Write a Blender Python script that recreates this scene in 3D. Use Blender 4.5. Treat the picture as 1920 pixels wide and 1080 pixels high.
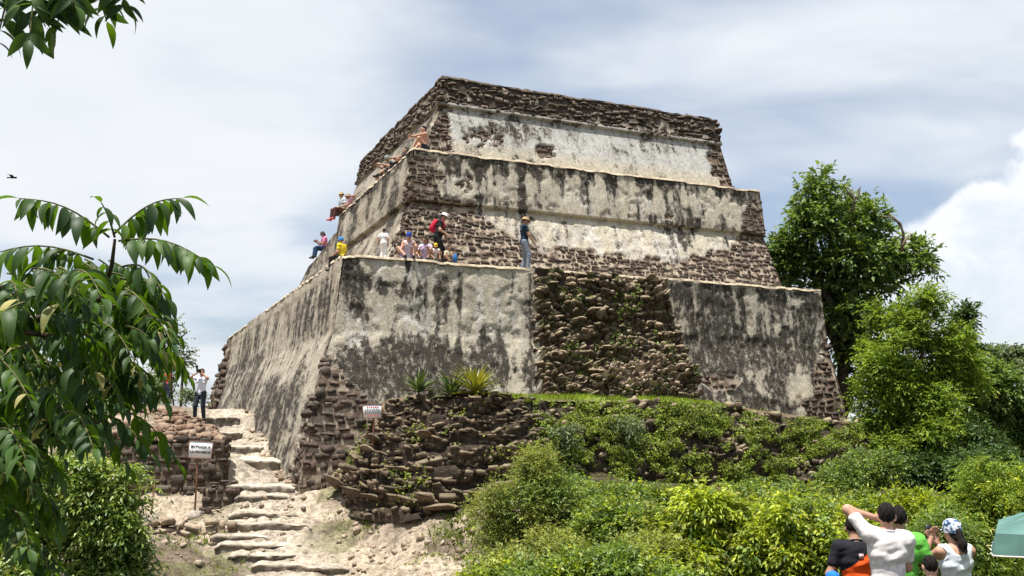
import bpy, math, random
import numpy as np
from mathutils import Matrix, Vector

for o in list(bpy.data.objects):
    bpy.data.objects.remove(o)
SC = bpy.context.scene
COL = SC.collection

# ------------------------------------------------------------------ camera
FPX = 1733.0                       # focal length in photograph pixels (1920 wide)
PITCH = math.atan(260 / FPX)
cam_data = bpy.data.cameras.new('camera')
cam_data.sensor_width = 36.0
cam_data.lens = 36.0 * FPX / 1920.0
cam_data.clip_start = 0.1
cam_data.clip_end = 6000.0
cam = bpy.data.objects.new('camera', cam_data)
cam.location = (0, 0, 0)
cam.rotation_euler = (math.pi / 2 + PITCH, 0, 0)
COL.objects.link(cam)
SC.camera = cam

# ------------------------------------------------------------------ sun and sky
SUN_EL = math.radians(76)
SUN_AZ = math.radians(-140)        # from straight ahead, negative = to the left
to_sun = Vector((math.sin(SUN_AZ) * math.cos(SUN_EL), math.cos(SUN_AZ) * math.cos(SUN_EL), math.sin(SUN_EL)))
sun_data = bpy.data.lights.new('sun', 'SUN')
sun_data.energy = 5.0
sun_data.angle = math.radians(0.53)
sun_data.color = (1.0, 0.965, 0.91)
sun = bpy.data.objects.new('sun', sun_data)
sun.rotation_euler = (-to_sun).to_track_quat('-Z', 'Y').to_euler()
sun.location = (-20, -20, 60)
COL.objects.link(sun)

world = bpy.data.worlds.new('World')
SC.world = world
world.use_nodes = True


def build_sky():
    nt = world.node_tree
    N, L = nt.nodes, nt.links
    N.clear()

    def n(t, **k):
        x = N.new(t)
        for a, b in k.items():
            setattr(x, a, b)
        return x

    def math_(op, a, b=None, clamp=False):
        m = n('ShaderNodeMath', operation=op, use_clamp=clamp)
        for i, v in enumerate((a, b)):
            if v is None:
                continue
            if isinstance(v, (int, float)):
                m.inputs[i].default_value = v
            else:
                L.new(v, m.inputs[i])
        return m.outputs[0]

    def ramp(src, p0, p1, c0=0.0, c1=1.0, mode='SMOOTHSTEP'):
        m = n('ShaderNodeMapRange', interpolation_type=mode)
        m.inputs[1].default_value, m.inputs[2].default_value = p0, p1
        m.inputs[3].default_value, m.inputs[4].default_value = c0, c1
        L.new(src, m.inputs[0])
        return m.outputs[0]

    def noise(vec, scale, detail, rough, dist=0.0):
        m = n('ShaderNodeTexNoise')
        m.inputs['Scale'].default_value = scale
        m.inputs['Detail'].default_value = detail
        m.inputs['Roughness'].default_value = rough
        m.inputs['Distortion'].default_value = dist
        L.new(vec, m.inputs['Vector'])
        return m.outputs[0]

    def mixc(f, a, b):
        m = n('ShaderNodeMix', data_type='RGBA')
        for s, v in ((m.inputs[0], f), (m.inputs[6], a), (m.inputs[7], b)):
            if isinstance(v, tuple):
                s.default_value = v + (1,)
            elif isinstance(v, (int, float)):
                s.default_value = v
            else:
                L.new(v, s)
        return m.outputs[2]

    sky = n('ShaderNodeTexSky', sky_type='NISHITA', sun_disc=False)
    sky.sun_elevation = SUN_EL
    sky.sun_rotation = SUN_AZ
    sky.air_density = 1.0
    sky.dust_density = 1.5
    tc = n('ShaderNodeTexCoord')
    gen = tc.outputs['Generated']
    # stratus: stretched noise on a cloud-deck projection of the direction
    sep = n('ShaderNodeSeparateXYZ'); L.new(gen, sep.inputs[0])
    zz = math_('ADD', math_('MAXIMUM', sep.outputs[2], 0.0), 0.16)
    comb = n('ShaderNodeCombineXYZ')
    L.new(math_('DIVIDE', sep.outputs[0], zz), comb.inputs[0])
    L.new(math_('DIVIDE', sep.outputs[1], zz), comb.inputs[1])
    mp = n('ShaderNodeMapping'); mp.inputs['Location'].default_value = (SKY_X, SKY_Y, 0.3)
    mp.inputs['Rotation'].default_value = (0, 0, 0.35)
    mp.inputs['Scale'].default_value = (0.75, 1.0, 1)
    L.new(comb.outputs[0], mp.inputs[0])
    big = noise(mp.outputs[0], 0.95, 5, 0.5, 0.3)
    fine = noise(mp.outputs[0], 2.0, 4, 0.5, 0.4)
    cover = ramp(math_('ADD', math_('MULTIPLY', big, 0.75), math_('MULTIPLY', fine, 0.25)), 0.37, 0.6)
    cover = math_('MAXIMUM', cover, 0.12)
    shade = ramp(fine, 0.35, 0.68)
    shade2 = ramp(noise(mp.outputs[0], 0.9, 5, 0.5, 0.4), 0.38, 0.62)
    cloud = mixc(shade, (5.15, 5.55, 6.1), (5.9, 6.15, 6.5))
    cloud = mixc(math_('MULTIPLY', shade2, 0.5), cloud, (6.1, 6.25, 6.45))
    base = mixc(0.35, sky.outputs[0], (3.2, 3.9, 4.9))
    col = mixc(cover, base, cloud)
    # a cumulus bank low on the right: noise-edged mass around one direction
    cdir = Vector((0.505, 0.85, 0.138)).normalized()
    right = Vector((cdir.y, -cdir.x, 0)).normalized()

    def dot(v):
        m = n('ShaderNodeVectorMath', operation='DOT_PRODUCT')
        L.new(gen, m.inputs[0]); m.inputs[1].default_value = v
        return m.outputs['Value']
    px = math_('DIVIDE', dot(tuple(right)), 0.235)
    py = math_('DIVIDE', math_('SUBTRACT', sep.outputs[2], cdir.z), 0.122)
    r2 = math_('SQRT', math_('ADD', math_('MULTIPLY', px, px), math_('MULTIPLY', py, py)))
    cn = noise(gen, 9.0, 5, 0.56, 0.35)
    cv = n('ShaderNodeTexVoronoi', feature='SMOOTH_F1'); cv.inputs['Scale'].default_value = 17
    warp = n('ShaderNodeVectorMath', operation='ADD')
    nz = n('ShaderNodeTexNoise'); nz.inputs['Scale'].default_value = 13; nz.inputs['Detail'].default_value = 6
    L.new(gen, nz.inputs['Vector'])
    sc_ = n('ShaderNodeVectorMath', operation='SCALE'); sc_.inputs['Scale'].default_value = 0.09
    L.new(nz.outputs['Color'], sc_.inputs[0])
    L.new(gen, warp.inputs[0]); L.new(sc_.outputs[0], warp.inputs[1])
    L.new(warp.outputs[0], cv.inputs['Vector'])
    mass = math_('SUBTRACT', math_('ADD', math_('MULTIPLY', cn, 1.1), 0.62), r2)
    mass = math_('SUBTRACT', mass, math_('MULTIPLY', cv.outputs['Distance'], 0.55))
    cm = ramp(mass, 0.0, 0.15)
    # thin the foot of the bank
    cm = math_('MULTIPLY', cm, ramp(py, -1.0, -0.1))
    ctex = math_('ADD', math_('MULTIPLY', noise(gen, 16, 4, 0.6, 0.5), 0.6), math_('MULTIPLY', ramp(mass, 0.0, 0.8), -0.25))
    ccol = mixc(ramp(ctex, 0.05, 0.36), (5.3, 5.75, 6.3), (7.0, 7.1, 7.25))
    col = mixc(cm, col, ccol)
    bg = n('ShaderNodeBackground'); bg.inputs['Strength'].default_value = 0.088
    L.new(col, bg.inputs[0])
    out = n('ShaderNodeOutputWorld'); L.new(bg.outputs[0], out.inputs[0])


SKY_X, SKY_Y = 3.1, 1.7
build_sky()
SC.view_settings.view_transform = 'Standard'
SC.view_settings.look = 'None'
SC.view_settings.gamma = 1.0
SC.view_settings.use_curve_mapping = False
SC.view_settings.exposure = 0.78
SC.render.engine = 'CYCLES'
SC.cycles.max_bounces = 6
SC.cycles.diffuse_bounces = 3
SC.cycles.transmission_bounces = 3
SC.cycles.glossy_bounces = 2
SC.cycles.transparent_max_bounces = 4
SC.cycles.caustics_reflective = False
SC.cycles.caustics_refractive = False

# ------------------------------------------------------------------ helpers
CP, SP = math.cos(PITCH), math.sin(PITCH)
YAW = math.radians(23.45)
CY, SY = math.cos(YAW), math.sin(YAW)


def at(px, py, d):
    """world point seen at photograph pixel (px, py), d metres into the scene"""
    x, u = (px - 960) / FPX * d, (540 - py) / FPX * d
    return np.array([x, d * CP - u * SP, u * CP + d * SP])


def at_y(px, py, y):
    p = at(px, py, 1.0)
    return p * (y / p[1])


def proj(P):
    P = np.asarray(P, float)
    d = P[..., 1] * CP + P[..., 2] * SP
    u = -P[..., 1] * SP + P[..., 2] * CP
    return 960 + FPX * P[..., 0] / d, 540 - FPX * u / d, d


def pyr2w(P):
    """pyramid axes (x along the wide face, y back along the side face) to world"""
    P = np.asarray(P, float)
    out = P.copy()
    out[..., 0] = P[..., 0] * CY - P[..., 1] * SY
    out[..., 1] = P[..., 0] * SY + P[..., 1] * CY
    return out


def w2pyr(P):
    P = np.asarray(P, float)
    out = P.copy()
    out[..., 0] = P[..., 0] * CY + P[..., 1] * SY
    out[..., 1] = -P[..., 0] * SY + P[..., 1] * CY
    return out


def _h(ix, iy, iz, seed):
    with np.errstate(over='ignore'):
        h = (ix.astype(np.uint32) * np.uint32(374761393) + iy.astype(np.uint32) * np.uint32(668265263)
             + iz.astype(np.uint32) * np.uint32(2147483647 - 1274126177) + np.uint32(seed) * np.uint32(362437))
        h = (h ^ (h >> np.uint32(13))) * np.uint32(1274126177)
        h = h ^ (h >> np.uint32(16))
    return (h & np.uint32(0xFFFFFF)).astype(float) / 16777215.0


def vnoise(P, seed=0):
    P = np.asarray(P, float)
    if P.shape[-1] == 2:
        P = np.concatenate([P, np.zeros(P.shape[:-1] + (1,))], -1)
    f0 = np.floor(P)
    t = P - f0
    t = t * t * (3 - 2 * t)
    i = f0.astype(np.int64) + 5000
    r = 0
    for dx in (0, 1):
        for dy in (0, 1):
            for dz in (0, 1):
                w = (t[..., 0] if dx else 1 - t[..., 0]) * (t[..., 1] if dy else 1 - t[..., 1]) * (t[..., 2] if dz else 1 - t[..., 2])
                r = r + w * _h(i[..., 0] + dx, i[..., 1] + dy, i[..., 2] + dz, seed)
    return r


def fbm(P, seed=0, octaves=4, gain=0.5):
    P = np.asarray(P, float)
    a, s, tot = 1.0, 0.0, 0.0
    for k in range(octaves):
        s = s + a * vnoise(P * (2.03 ** k), seed + 17 * k)
        tot += a
        a *= gain
    return s / tot


def sm(x, a, b):
    t = np.clip((x - a) / (b - a), 0, 1)
    return t * t * (3 - 2 * t)


def link(o, parent=None):
    COL.objects.link(o)
    if parent is not None:
        o.parent = parent
    return o


def mesh_np(name, V, F, mat=None, attrs=None, smooth=True, col=None):
    """mesh from arrays; F is a list of arrays (m,3)/(m,4)"""
    V = np.asarray(V, np.float32)
    if isinstance(F, np.ndarray):
        F = [F]
    F = [np.asarray(f, np.int32) for f in F if len(f)]
    me = bpy.data.meshes.new(name)
    me.vertices.add(len(V))
    me.vertices.foreach_set('co', V.ravel())
    loops = np.concatenate([f.ravel() for f in F])
    sizes = np.concatenate([np.full(len(f), f.shape[1], np.int32) for f in F])
    starts = np.concatenate([[0], np.cumsum(sizes)[:-1]]).astype(np.int32)
    me.loops.add(len(loops))
    me.loops.foreach_set('vertex_index', loops)
    me.polygons.add(len(sizes))
    me.polygons.foreach_set('loop_start', starts)
    me.polygons.foreach_set('loop_total', sizes)
    if smooth:
        me.polygons.foreach_set('use_smooth', np.ones(len(sizes), bool))
    for k, v in (attrs or {}).items():
        a = me.attributes.new(k, 'FLOAT', 'POINT')
        a.data.foreach_set('value', np.asarray(v, np.float32).ravel())
    if col is not None:
        a = me.attributes.new('tint', 'FLOAT_COLOR', 'POINT')
        c = np.ones((len(V), 4), np.float32)
        c[:, :3] = col
        a.data.foreach_set('color', c.ravel())
    me.update(calc_edges=True)
    me.validate()
    if mat is not None:
        me.materials.append(mat)
    return me


def obj(name, me, parent=None, label=None, cat=None, group=None, kind=None, loc=None, rot=None):
    o = bpy.data.objects.new(name, me)
    link(o, parent)
    if loc is not None:
        o.location = loc
    if rot is not None:
        o.rotation_euler = rot
    if label:
        o['label'] = label
    if cat:
        o['category'] = cat
    if group:
        o['group'] = group
    if kind:
        o['kind'] = kind
    return o


def thing(name, label, cat, loc=(0, 0, 0), rotz=0.0, group=None):
    return obj(name, None, None, label, cat, group, None, loc, (0, 0, rotz))


def join(parts):
    """[(V, F)] -> V, [quads, tris]"""
    Vs, Q, T, off = [], [], [], 0
    for V, Fs in parts:
        Vs.append(V)
        for F in (Fs if isinstance(Fs, list) else [Fs]):
            if len(F) == 0:
                continue
            F = np.asarray(F)
            (Q if F.shape[1] == 4 else T).append(F + off)
        off += len(V)
    out = []
    if Q:
        out.append(np.concatenate(Q))
    if T:
        out.append(np.concatenate(T))
    return np.concatenate(Vs), out


def box(c, s, rz=0.0):
    c, s = np.asarray(c, float), np.asarray(s, float) / 2
    V = np.array([[x, y, z] for x in (-1, 1) for y in (-1, 1) for z in (-1, 1)], float) * s
    if rz:
        a, b = math.cos(rz), math.sin(rz)
        V = np.stack([V[:, 0] * a - V[:, 1] * b, V[:, 0] * b + V[:, 1] * a, V[:, 2]], 1)
    F = np.array([[0, 1, 3, 2], [4, 6, 7, 5], [0, 4, 5, 1], [2, 3, 7, 6], [0, 2, 6, 4], [1, 5, 7, 3]])
    return V + c, F


def tube(pts, rad, seg=8, caps=True):
    pts = np.asarray(pts, float)
    n = len(pts)
    rad = np.full(n, rad) if np.isscalar(rad) else np.asarray(rad, float)
    tan = np.gradient(pts, axis=0)
    tan /= np.linalg.norm(tan, axis=1)[:, None] + 1e-9
    ref = np.array([0.31, 0.17, 0.93]) if abs(tan[0][2]) < 0.9 else np.array([1.0, 0.1, 0])
    V = []
    for i in range(n):
        a = np.cross(tan[i], ref); a /= np.linalg.norm(a) + 1e-9
        b = np.cross(tan[i], a)
        ang = np.linspace(0, 2 * math.pi, seg, endpoint=False)
        V.append(pts[i] + rad[i] * (np.cos(ang)[:, None] * a + np.sin(ang)[:, None] * b))
    V = np.concatenate(V)
    F = []
    for i in range(n - 1):
        for j in range(seg):
            k = (j + 1) % seg
            F.append((i * seg + j, i * seg + k, (i + 1) * seg + k, (i + 1) * seg + j))
    F = np.array(F)
    if not caps:
        return V, [F]
    V = np.concatenate([V, pts[:1], pts[-1:]])
    T = [(n * seg, (j + 1) % seg, j) for j in range(seg)] + [(n * seg + 1, (n - 1) * seg + j, (n - 1) * seg + (j + 1) % seg) for j in range(seg)]
    return V, [F, np.array(T)]


def grid_faces(nr, nc):
    i = np.arange(nr * nc).reshape(nr, nc)
    return np.stack([i[:-1, :-1].ravel(), i[:-1, 1:].ravel(), i[1:, 1:].ravel(), i[1:, :-1].ravel()], 1)


# ------------------------------------------------------------------ materials
def mat_new(name):
    m = bpy.data.materials.new(name)
    m.use_nodes = True
    nt = m.node_tree
    nt.nodes.clear()
    out = nt.nodes.new('ShaderNodeOutputMaterial')
    return m, nt, out


class NT:
    def __init__(s, nt):
        s.N, s.L = nt.nodes, nt.links

    def n(s, t, **k):
        x = s.N.new(t)
        for a, b in k.items():
            setattr(x, a, b)
        return x

    def put(s, sock, v):
        if isinstance(v, tuple):
            sock.default_value = v + (1,) if len(v) == 3 and sock.type == 'RGBA' else v
        elif isinstance(v, (int, float)):
            sock.default_value = v
        else:
            s.L.new(v, sock)

    def math(s, op, a, b=None, clamp=False):
        m = s.n('ShaderNodeMath', operation=op, use_clamp=clamp)
        s.put(m.inputs[0], a)
        if b is not None:
            s.put(m.inputs[1], b)
        return m.outputs[0]

    def mix(s, f, a, b, blend='MIX'):
        m = s.n('ShaderNodeMix', data_type='RGBA', blend_type=blend)
        s.put(m.inputs[0], f); s.put(m.inputs[6], a); s.put(m.inputs[7], b)
        return m.outputs[2]

    def ramp(s, v, p0, p1, c0=0.0, c1=1.0):
        m = s.n('ShaderNodeMapRange', interpolation_type='SMOOTHSTEP')
        s.put(m.inputs[0], v)
        for i, x in enumerate((p0, p1, c0, c1)):
            m.inputs[i + 1].default_value = x
        return m.outputs[0]

    def noise(s, vec, scale, detail=5, rough=0.6, dist=0.0):
        m = s.n('ShaderNodeTexNoise')
        m.inputs['Scale'].default_value = scale
        m.inputs['Detail'].default_value = detail
        m.inputs['Roughness'].default_value = rough
        m.inputs['Distortion'].default_value = dist
        s.L.new(vec, m.inputs['Vector'])
        return m.outputs[0]

    def attr(s, name, out='Color'):
        return s.n('ShaderNodeAttribute', attribute_name=name).outputs[out]

    def bump(s, h, strength, dist):
        b = s.n('ShaderNodeBump')
        b.inputs['Strength'].default_value = strength
        b.inputs['Distance'].default_value = dist
        s.L.new(h, b.inputs['Height'])
        return b.outputs[0]

    def pos(s):
        return s.n('ShaderNodeNewGeometry').outputs['Position']

    def obco(s):
        return s.n('ShaderNodeTexCoord').outputs['Object']

    def bsdf(s, out, col, rough=0.85, normal=None, spec=0.25, **k):
        p = s.n('ShaderNodeBsdfPrincipled')
        s.put(p.inputs['Base Color'], col)
        s.put(p.inputs['Roughness'], rough)
        p.inputs['Specular IOR Level'].default_value = spec
        if normal is not None:
            s.L.new(normal, p.inputs['Normal'])
        for a, b in k.items():
            s.put(p.inputs[a], b)
        s.L.new(p.outputs[0], out.inputs[0])
        return p


def m_plain(name, col, rough=0.8, spec=0.25, var=0.12, scale=30.0, bump=0.0):
    m, nt, out = mat_new(name)
    g = NT(nt)
    v = g.noise(g.obco(), scale, 4, 0.6)
    c = g.mix(g.ramp(v, 0.3, 0.7), tuple(x * (1 - var) for x in col), tuple(min(1, x * (1 + var)) for x in col))
    g.bsdf(out, c, rough, g.bump(v, bump, 0.01) if bump else None, spec)
    return m


def m_plaster(name, along=1.0, up=0.5, streak=0.5):
    """lime render: 'tint' is its own colour, 'stain' how far black lichen has crept over it (broken up finely here)"""
    m, nt, out = mat_new(name)
    g = NT(nt)
    P = g.obco()
    mpa = g.n('ShaderNodeMapping'); mpa.inputs['Scale'].default_value = (1, along, up)
    g.L.new(P, mpa.inputs[0])
    a = g.noise(mpa.outputs[0], 6.5, 6, 0.74, 0.4)
    b = g.noise(P, 34.0, 4, 0.7)
    mp = g.n('ShaderNodeMapping'); mp.inputs['Scale'].default_value = (5, 5 * along, streak)
    g.L.new(P, mp.inputs[0])
    s_ = g.noise(mp.outputs[0], 1.0, 4, 0.6, 0.3)
    d = g.attr('stain', 'Fac')
    has = g.ramp(d, -0.6, -0.3)
    d = g.math('ADD', d, g.math('MULTIPLY', g.math('SUBTRACT', a, 0.5), 3.0))
    d = g.math('ADD', d, g.math('MULTIPLY', g.math('SUBTRACT', b, 0.5), 1.5))
    d = g.math('ADD', d, g.math('MULTIPLY', g.math('SUBTRACT', s_, 0.5), 0.6))
    k = g.math('MULTIPLY', g.ramp(a, 0.28, 0.72, 0.72, 1.22), g.ramp(b, 0.25, 0.75, 0.75, 1.2))
    c = g.mix(1.0, g.attr('tint'), k, 'MULTIPLY')
    c = g.mix(g.math('MULTIPLY', g.math('MULTIPLY', g.ramp(d, 0.44, 0.62), has), 0.8), c, (0.17, 0.148, 0.118))
    c = g.mix(g.math('MULTIPLY', g.math('MULTIPLY', g.ramp(d, 0.66, 0.88), has), 0.92), c, (0.032, 0.028, 0.023))
    e = g.noise(P, 15.0, 4, 0.75)
    c = g.mix(1.0, c, g.ramp(e, 0.3, 0.7, 0.8, 1.2), 'MULTIPLY')
    wv = g.n('ShaderNodeVectorMath', operation='ADD')
    ns = g.n('ShaderNodeTexNoise'); ns.inputs['Scale'].default_value = 2.5; ns.inputs['Detail'].default_value = 3
    g.L.new(P, ns.inputs['Vector']); g.L.new(P, wv.inputs[0]); g.L.new(ns.outputs['Color'], wv.inputs[1])
    cv = g.n('ShaderNodeTexVoronoi', feature='DISTANCE_TO_EDGE'); cv.inputs['Scale'].default_value = 0.9
    g.L.new(wv.outputs[0], cv.inputs['Vector'])
    cr = g.math('MULTIPLY', g.math('MULTIPLY', g.ramp(cv.outputs['Distance'], 0.004, 0.016, 1.0, 0.0), g.ramp(s_, 0.45, 0.58)), has)
    c = g.mix(g.math('MULTIPLY', cr, 0.7), c, (0.05, 0.042, 0.035))
    h = g.math('ADD', g.math('MULTIPLY', a, 0.6), g.math('MULTIPLY', e, 0.4))
    g.bsdf(out, c, 0.9, g.bump(h, 0.8, 0.05), 0.12)
    return m


def m_tinted(name, rough=0.9, f_scale=14.0, f_amt=0.45, speck=0.5, bump_s=0.6, bump_d=0.03, spec=0.15):
    """per-vertex albedo ('tint') broken up by fine procedural grain and relief"""
    m, nt, out = mat_new(name)
    g = NT(nt)
    P = g.pos()
    c = g.attr('tint')
    a = g.noise(P, f_scale, 5, 0.68, 0.4)
    b = g.noise(P, f_scale * 4.1, 3, 0.7)
    k = g.ramp(a, 0.28, 0.72, 1 - f_amt, 1 + f_amt * 0.8)
    k2 = g.ramp(b, 0.25, 0.75, 1 - f_amt * 0.6, 1 + f_amt * 0.5)
    c = g.mix(1.0, c, g.math('MULTIPLY', k, k2), 'MULTIPLY')
    if speck:
        v = g.n('ShaderNodeTexVoronoi'); v.inputs['Scale'].default_value = f_scale * 0.7
        g.L.new(P, v.inputs['Vector'])
        sp = g.math('MULTIPLY', g.ramp(v.outputs['Distance'], 0.12, 0.26, 1.0, 0.0), g.ramp(a, 0.5, 0.62))
        c = g.mix(g.math('MULTIPLY', sp, speck), c, (0.035, 0.03, 0.026))
    h = g.math('ADD', g.math('MULTIPLY', a, 0.7), g.math('MULTIPLY', b, 0.3))
    g.bsdf(out, c, rough, g.bump(h, bump_s, bump_d), spec)
    return m


def m_stone(name, cols, lichen=0.5, moss=0.0, dust=0.25):
    """volcanic stone: colour picked per stone from the attribute 'rnd' or the object's own random number"""
    m, nt, out = mat_new(name)
    g = NT(nt)
    r = g.math('FRACT', g.math('ADD', g.attr('rnd', 'Fac'), g.n('ShaderNodeObjectInfo').outputs['Random']))
    cr = g.n('ShaderNodeValToRGB')
    cr.color_ramp.interpolation = 'LINEAR'
    el = cr.color_ramp.elements
    while len(el) < len(cols):
        el.new(0.5)
    for i, c in enumerate(cols):
        el[i].position = i / (len(cols) - 1)
        el[i].color = tuple(c) + (1,)
    g.L.new(r, cr.inputs[0])
    P = g.pos()
    a = g.noise(P, 9, 4, 0.68, 0.3)
    b = g.noise(P, 42, 2, 0.65)
    c = g.mix(1.0, cr.outputs[0], g.math('MULTIPLY', g.ramp(a, 0.25, 0.75, 0.55, 1.4), g.ramp(b, 0.25, 0.75, 0.65, 1.3)), 'MULTIPLY')
    li = g.math('MULTIPLY', g.ramp(g.noise(P, 6.5, 4, 0.7, 0.5), 0.56, 0.68), lichen)
    c = g.mix(li, c, (0.36, 0.31, 0.235))
    if moss:
        nz = g.n('ShaderNodeSeparateXYZ'); g.L.new(g.n('ShaderNodeNewGeometry').outputs['Normal'], nz.inputs[0])
        mo = g.math('MULTIPLY', g.ramp(g.math('ADD', nz.outputs[2], g.math('MULTIPLY', a, 0.6)), 0.55, 0.95), moss)
        c = g.mix(mo, c, (0.085, 0.1, 0.022))
    if dust:
        nz2 = g.n('ShaderNodeSeparateXYZ'); g.L.new(g.n('ShaderNodeNewGeometry').outputs['Normal'], nz2.inputs[0])
        c = g.mix(g.math('MULTIPLY', g.ramp(g.math('ADD', nz2.outputs[2], g.math('MULTIPLY', b, 0.5)), 0.7, 1.15), dust), c, (0.4, 0.32, 0.225))
    h = g.math('ADD', g.math('MULTIPLY', a, 0.6), g.math('MULTIPLY', b, 0.4))
    g.bsdf(out, c, 0.92, g.bump(h, 0.7, 0.03), 0.12)
    return m


def m_leaf(name, dark, light, rough=0.45, trans=0.35, spec=0.4, back=None, dry=False):
    """leaf blade: colour between two greens by 'rnd' (or object random), light passing through from behind"""
    m, nt, out = mat_new(name)
    g = NT(nt)
    r = g.math('FRACT', g.math('ADD', g.attr('rnd', 'Fac'), g.n('ShaderNodeObjectInfo').outputs['Random']))
    c = g.mix(r, dark, light)
    if dry:
        c = g.mix(g.ramp(r, 0.965, 0.985), c, (0.42, 0.38, 0.14))
    n1 = g.noise(g.pos(), 2.2, 3, 0.5)
    c = g.mix(1.0, c, g.ramp(n1, 0.3, 0.7, 0.75, 1.25), 'MULTIPLY')
    if back:
        c = g.mix(g.n('ShaderNodeNewGeometry').outputs['Backfacing'], c, back)
    p = g.n('ShaderNodeBsdfPrincipled')
    g.put(p.inputs['Base Color'], c)
    p.inputs['Roughness'].default_value = rough
    p.inputs['Specular IOR Level'].default_value = spec
    t = g.n('ShaderNodeBsdfTranslucent')
    g.put(t.inputs[0], g.mix(1.0, c, (1.25, 1.2, 0.45), 'MULTIPLY'))
    mx = g.n('ShaderNodeMixShader'); mx.inputs[0].default_value = trans
    g.L.new(p.outputs[0], mx.inputs[1]); g.L.new(t.outputs[0], mx.inputs[2])
    g.L.new(mx.outputs[0], out.inputs[0])
    return m


M = {}
M['plaster'] = m_plaster('weathered_plaster')
M['plaster_side'] = m_plaster('weathered_side_plaster', 0.36, 0.75, 1.2)
M['dirt'] = m_tinted('dusty_rock', f_scale=6.0, f_amt=0.5, speck=0.35, bump_s=1.0, bump_d=0.12)
M['step'] = m_tinted('worn_step_stone', f_scale=6.0, f_amt=0.4, speck=0.3, bump_s=0.9, bump_d=0.06)
M['stone'] = m_stone('volcanic_stone', [(0.05, 0.038, 0.03), (0.075, 0.05, 0.04), (0.04, 0.034, 0.029), (0.105, 0.069, 0.053), (0.058, 0.049, 0.042), (0.125, 0.102, 0.08), (0.05, 0.034, 0.027)], 0.28, 0.0, 0.08)
M['stone_dark'] = m_stone('dark_frieze_stone', [(0.04, 0.033, 0.028), (0.075, 0.052, 0.044), (0.033, 0.029, 0.026), (0.13, 0.1, 0.08), (0.045, 0.038, 0.033), (0.065, 0.044, 0.036), (0.05, 0.045, 0.04)], 0.55)
M['stone_moss'] = m_stone('mossy_rubble_stone', [(0.07, 0.05, 0.035), (0.12, 0.075, 0.05), (0.05, 0.04, 0.03), (0.16, 0.115, 0.08), (0.09, 0.06, 0.043), (0.2, 0.15, 0.1), (0.055, 0.043, 0.032)], 0.6, 0.3, 0.5)
M['stone_red'] = m_stone('red_rubble_stone', [(0.17, 0.1, 0.068), (0.22, 0.14, 0.1), (0.11, 0.068, 0.048), (0.26, 0.19, 0.135), (0.14, 0.08, 0.055)], 0.35)
M['stone_tan'] = m_stone('dusty_loose_stone', [(0.3, 0.22, 0.15), (0.38, 0.3, 0.22), (0.2, 0.14, 0.095), (0.42, 0.34, 0.26), (0.14, 0.095, 0.065)], 0.2)
M['stone_moss2'] = m_stone('bluff_stone', [(0.08, 0.056, 0.04), (0.16, 0.115, 0.078), (0.055, 0.041, 0.032), (0.22, 0.165, 0.115), (0.11, 0.072, 0.052), (0.065, 0.05, 0.038), (0.135, 0.09, 0.065)], 0.3, 0.2, 0.2)
M['stone_tan2'] = m_stone('kerb_rock', [(0.22, 0.165, 0.11), (0.32, 0.25, 0.18), (0.16, 0.115, 0.08), (0.36, 0.29, 0.22)], 0.3)
M['bark'] = m_plain('bark', (0.06, 0.045, 0.033), 0.95, 0.1, 0.5, 18, 0.6)
M['dead_wood'] = m_plain('dead_wood', (0.2, 0.16, 0.12), 0.95, 0.1, 0.4, 18, 0.4)
M['twig'] = m_plain('green_twig', (0.09, 0.09, 0.03), 0.7, 0.2, 0.4, 20)

# ------------------------------------------------------------------ terrain
def W(px, py, d):
    return at(px, py, d)


STEPS = [  # front edge: left px, right px, py of the top edge, py of the riser's foot, depth
    (384, 447, 783, 798, 32.0), (396, 452, 810, 821, 30.0), (418, 488, 837, 850, 28.0), (418, 524, 863, 879, 25.8),
    (419, 552, 911, 926, 23.3), (440, 542, 929, 944, 22.7), (428, 560, 962, 978, 21.6), (402, 585, 981, 999, 21.0),
    (394, 508, 1003, 1017, 20.5), (402, 575, 1021, 1034, 20.0), (426, 634, 1040, 1055, 19.5), (470, 655, 1060, 1075, 19.0),
    (440, 690, 1086, 1102, 18.5)]
ctrl = []
for l, r, t, b, d in STEPS:
    for px in (l - 4, (l + r) / 2, r + 4):
        ctrl.append(W(px, b + 3, d - 0.05) + np.array([0, 0, -0.03]))
    for px in (l - 30, l, (l + r) / 2, r, r + 30):
        if not (px < l and t < 950):
            ctrl.append(W(px, t, d) + np.array([0, .28, -.08]))
for q in [(300, 1062, 18.6), (250, 1100, 18), (720, 1066, 18.4), (850, 1050, 18.3), (960, 1040, 18.6), (800, 1000, 19.6), (900, 985, 19.8),
          (700, 965, 21.0), (850, 958, 20.4), (640, 935, 22.4), (600, 935, 22.6), (590, 915, 23.4), (640, 900, 23.6), (560, 905, 24.0),
          (532, 868, 27.0), (500, 825, 31.5), (466, 792, 36.0), (425, 778, 45.0), (400, 772, 52), (340, 1030, 19.9), (280, 1035, 19.8),
          (330, 985, 21.2), (260, 995, 21.0), (400, 972, 22.0), (330, 978, 22.4), (230, 985, 22.3), (160, 1000, 22),
          (400, 822, 24.6), (300, 812, 25.0), (200, 815, 25.0), (350, 795, 28), (250, 785, 28), (340, 772, 32), (250, 770, 34), (360, 765, 44), (250, 765, 46), (100, 790, 35),
          (1100, 930, 21), (1300, 930, 23), (1500, 925, 25), (1700, 925, 26.5), (1000, 950, 20), (1200, 1060, 17), (1500, 1080, 16), (1800, 1050, 18),
          (1850, 850, 34), (1650, 830, 36), (1900, 820, 50), (1600, 790, 45)]:
    ctrl.append(W(*q))
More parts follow.
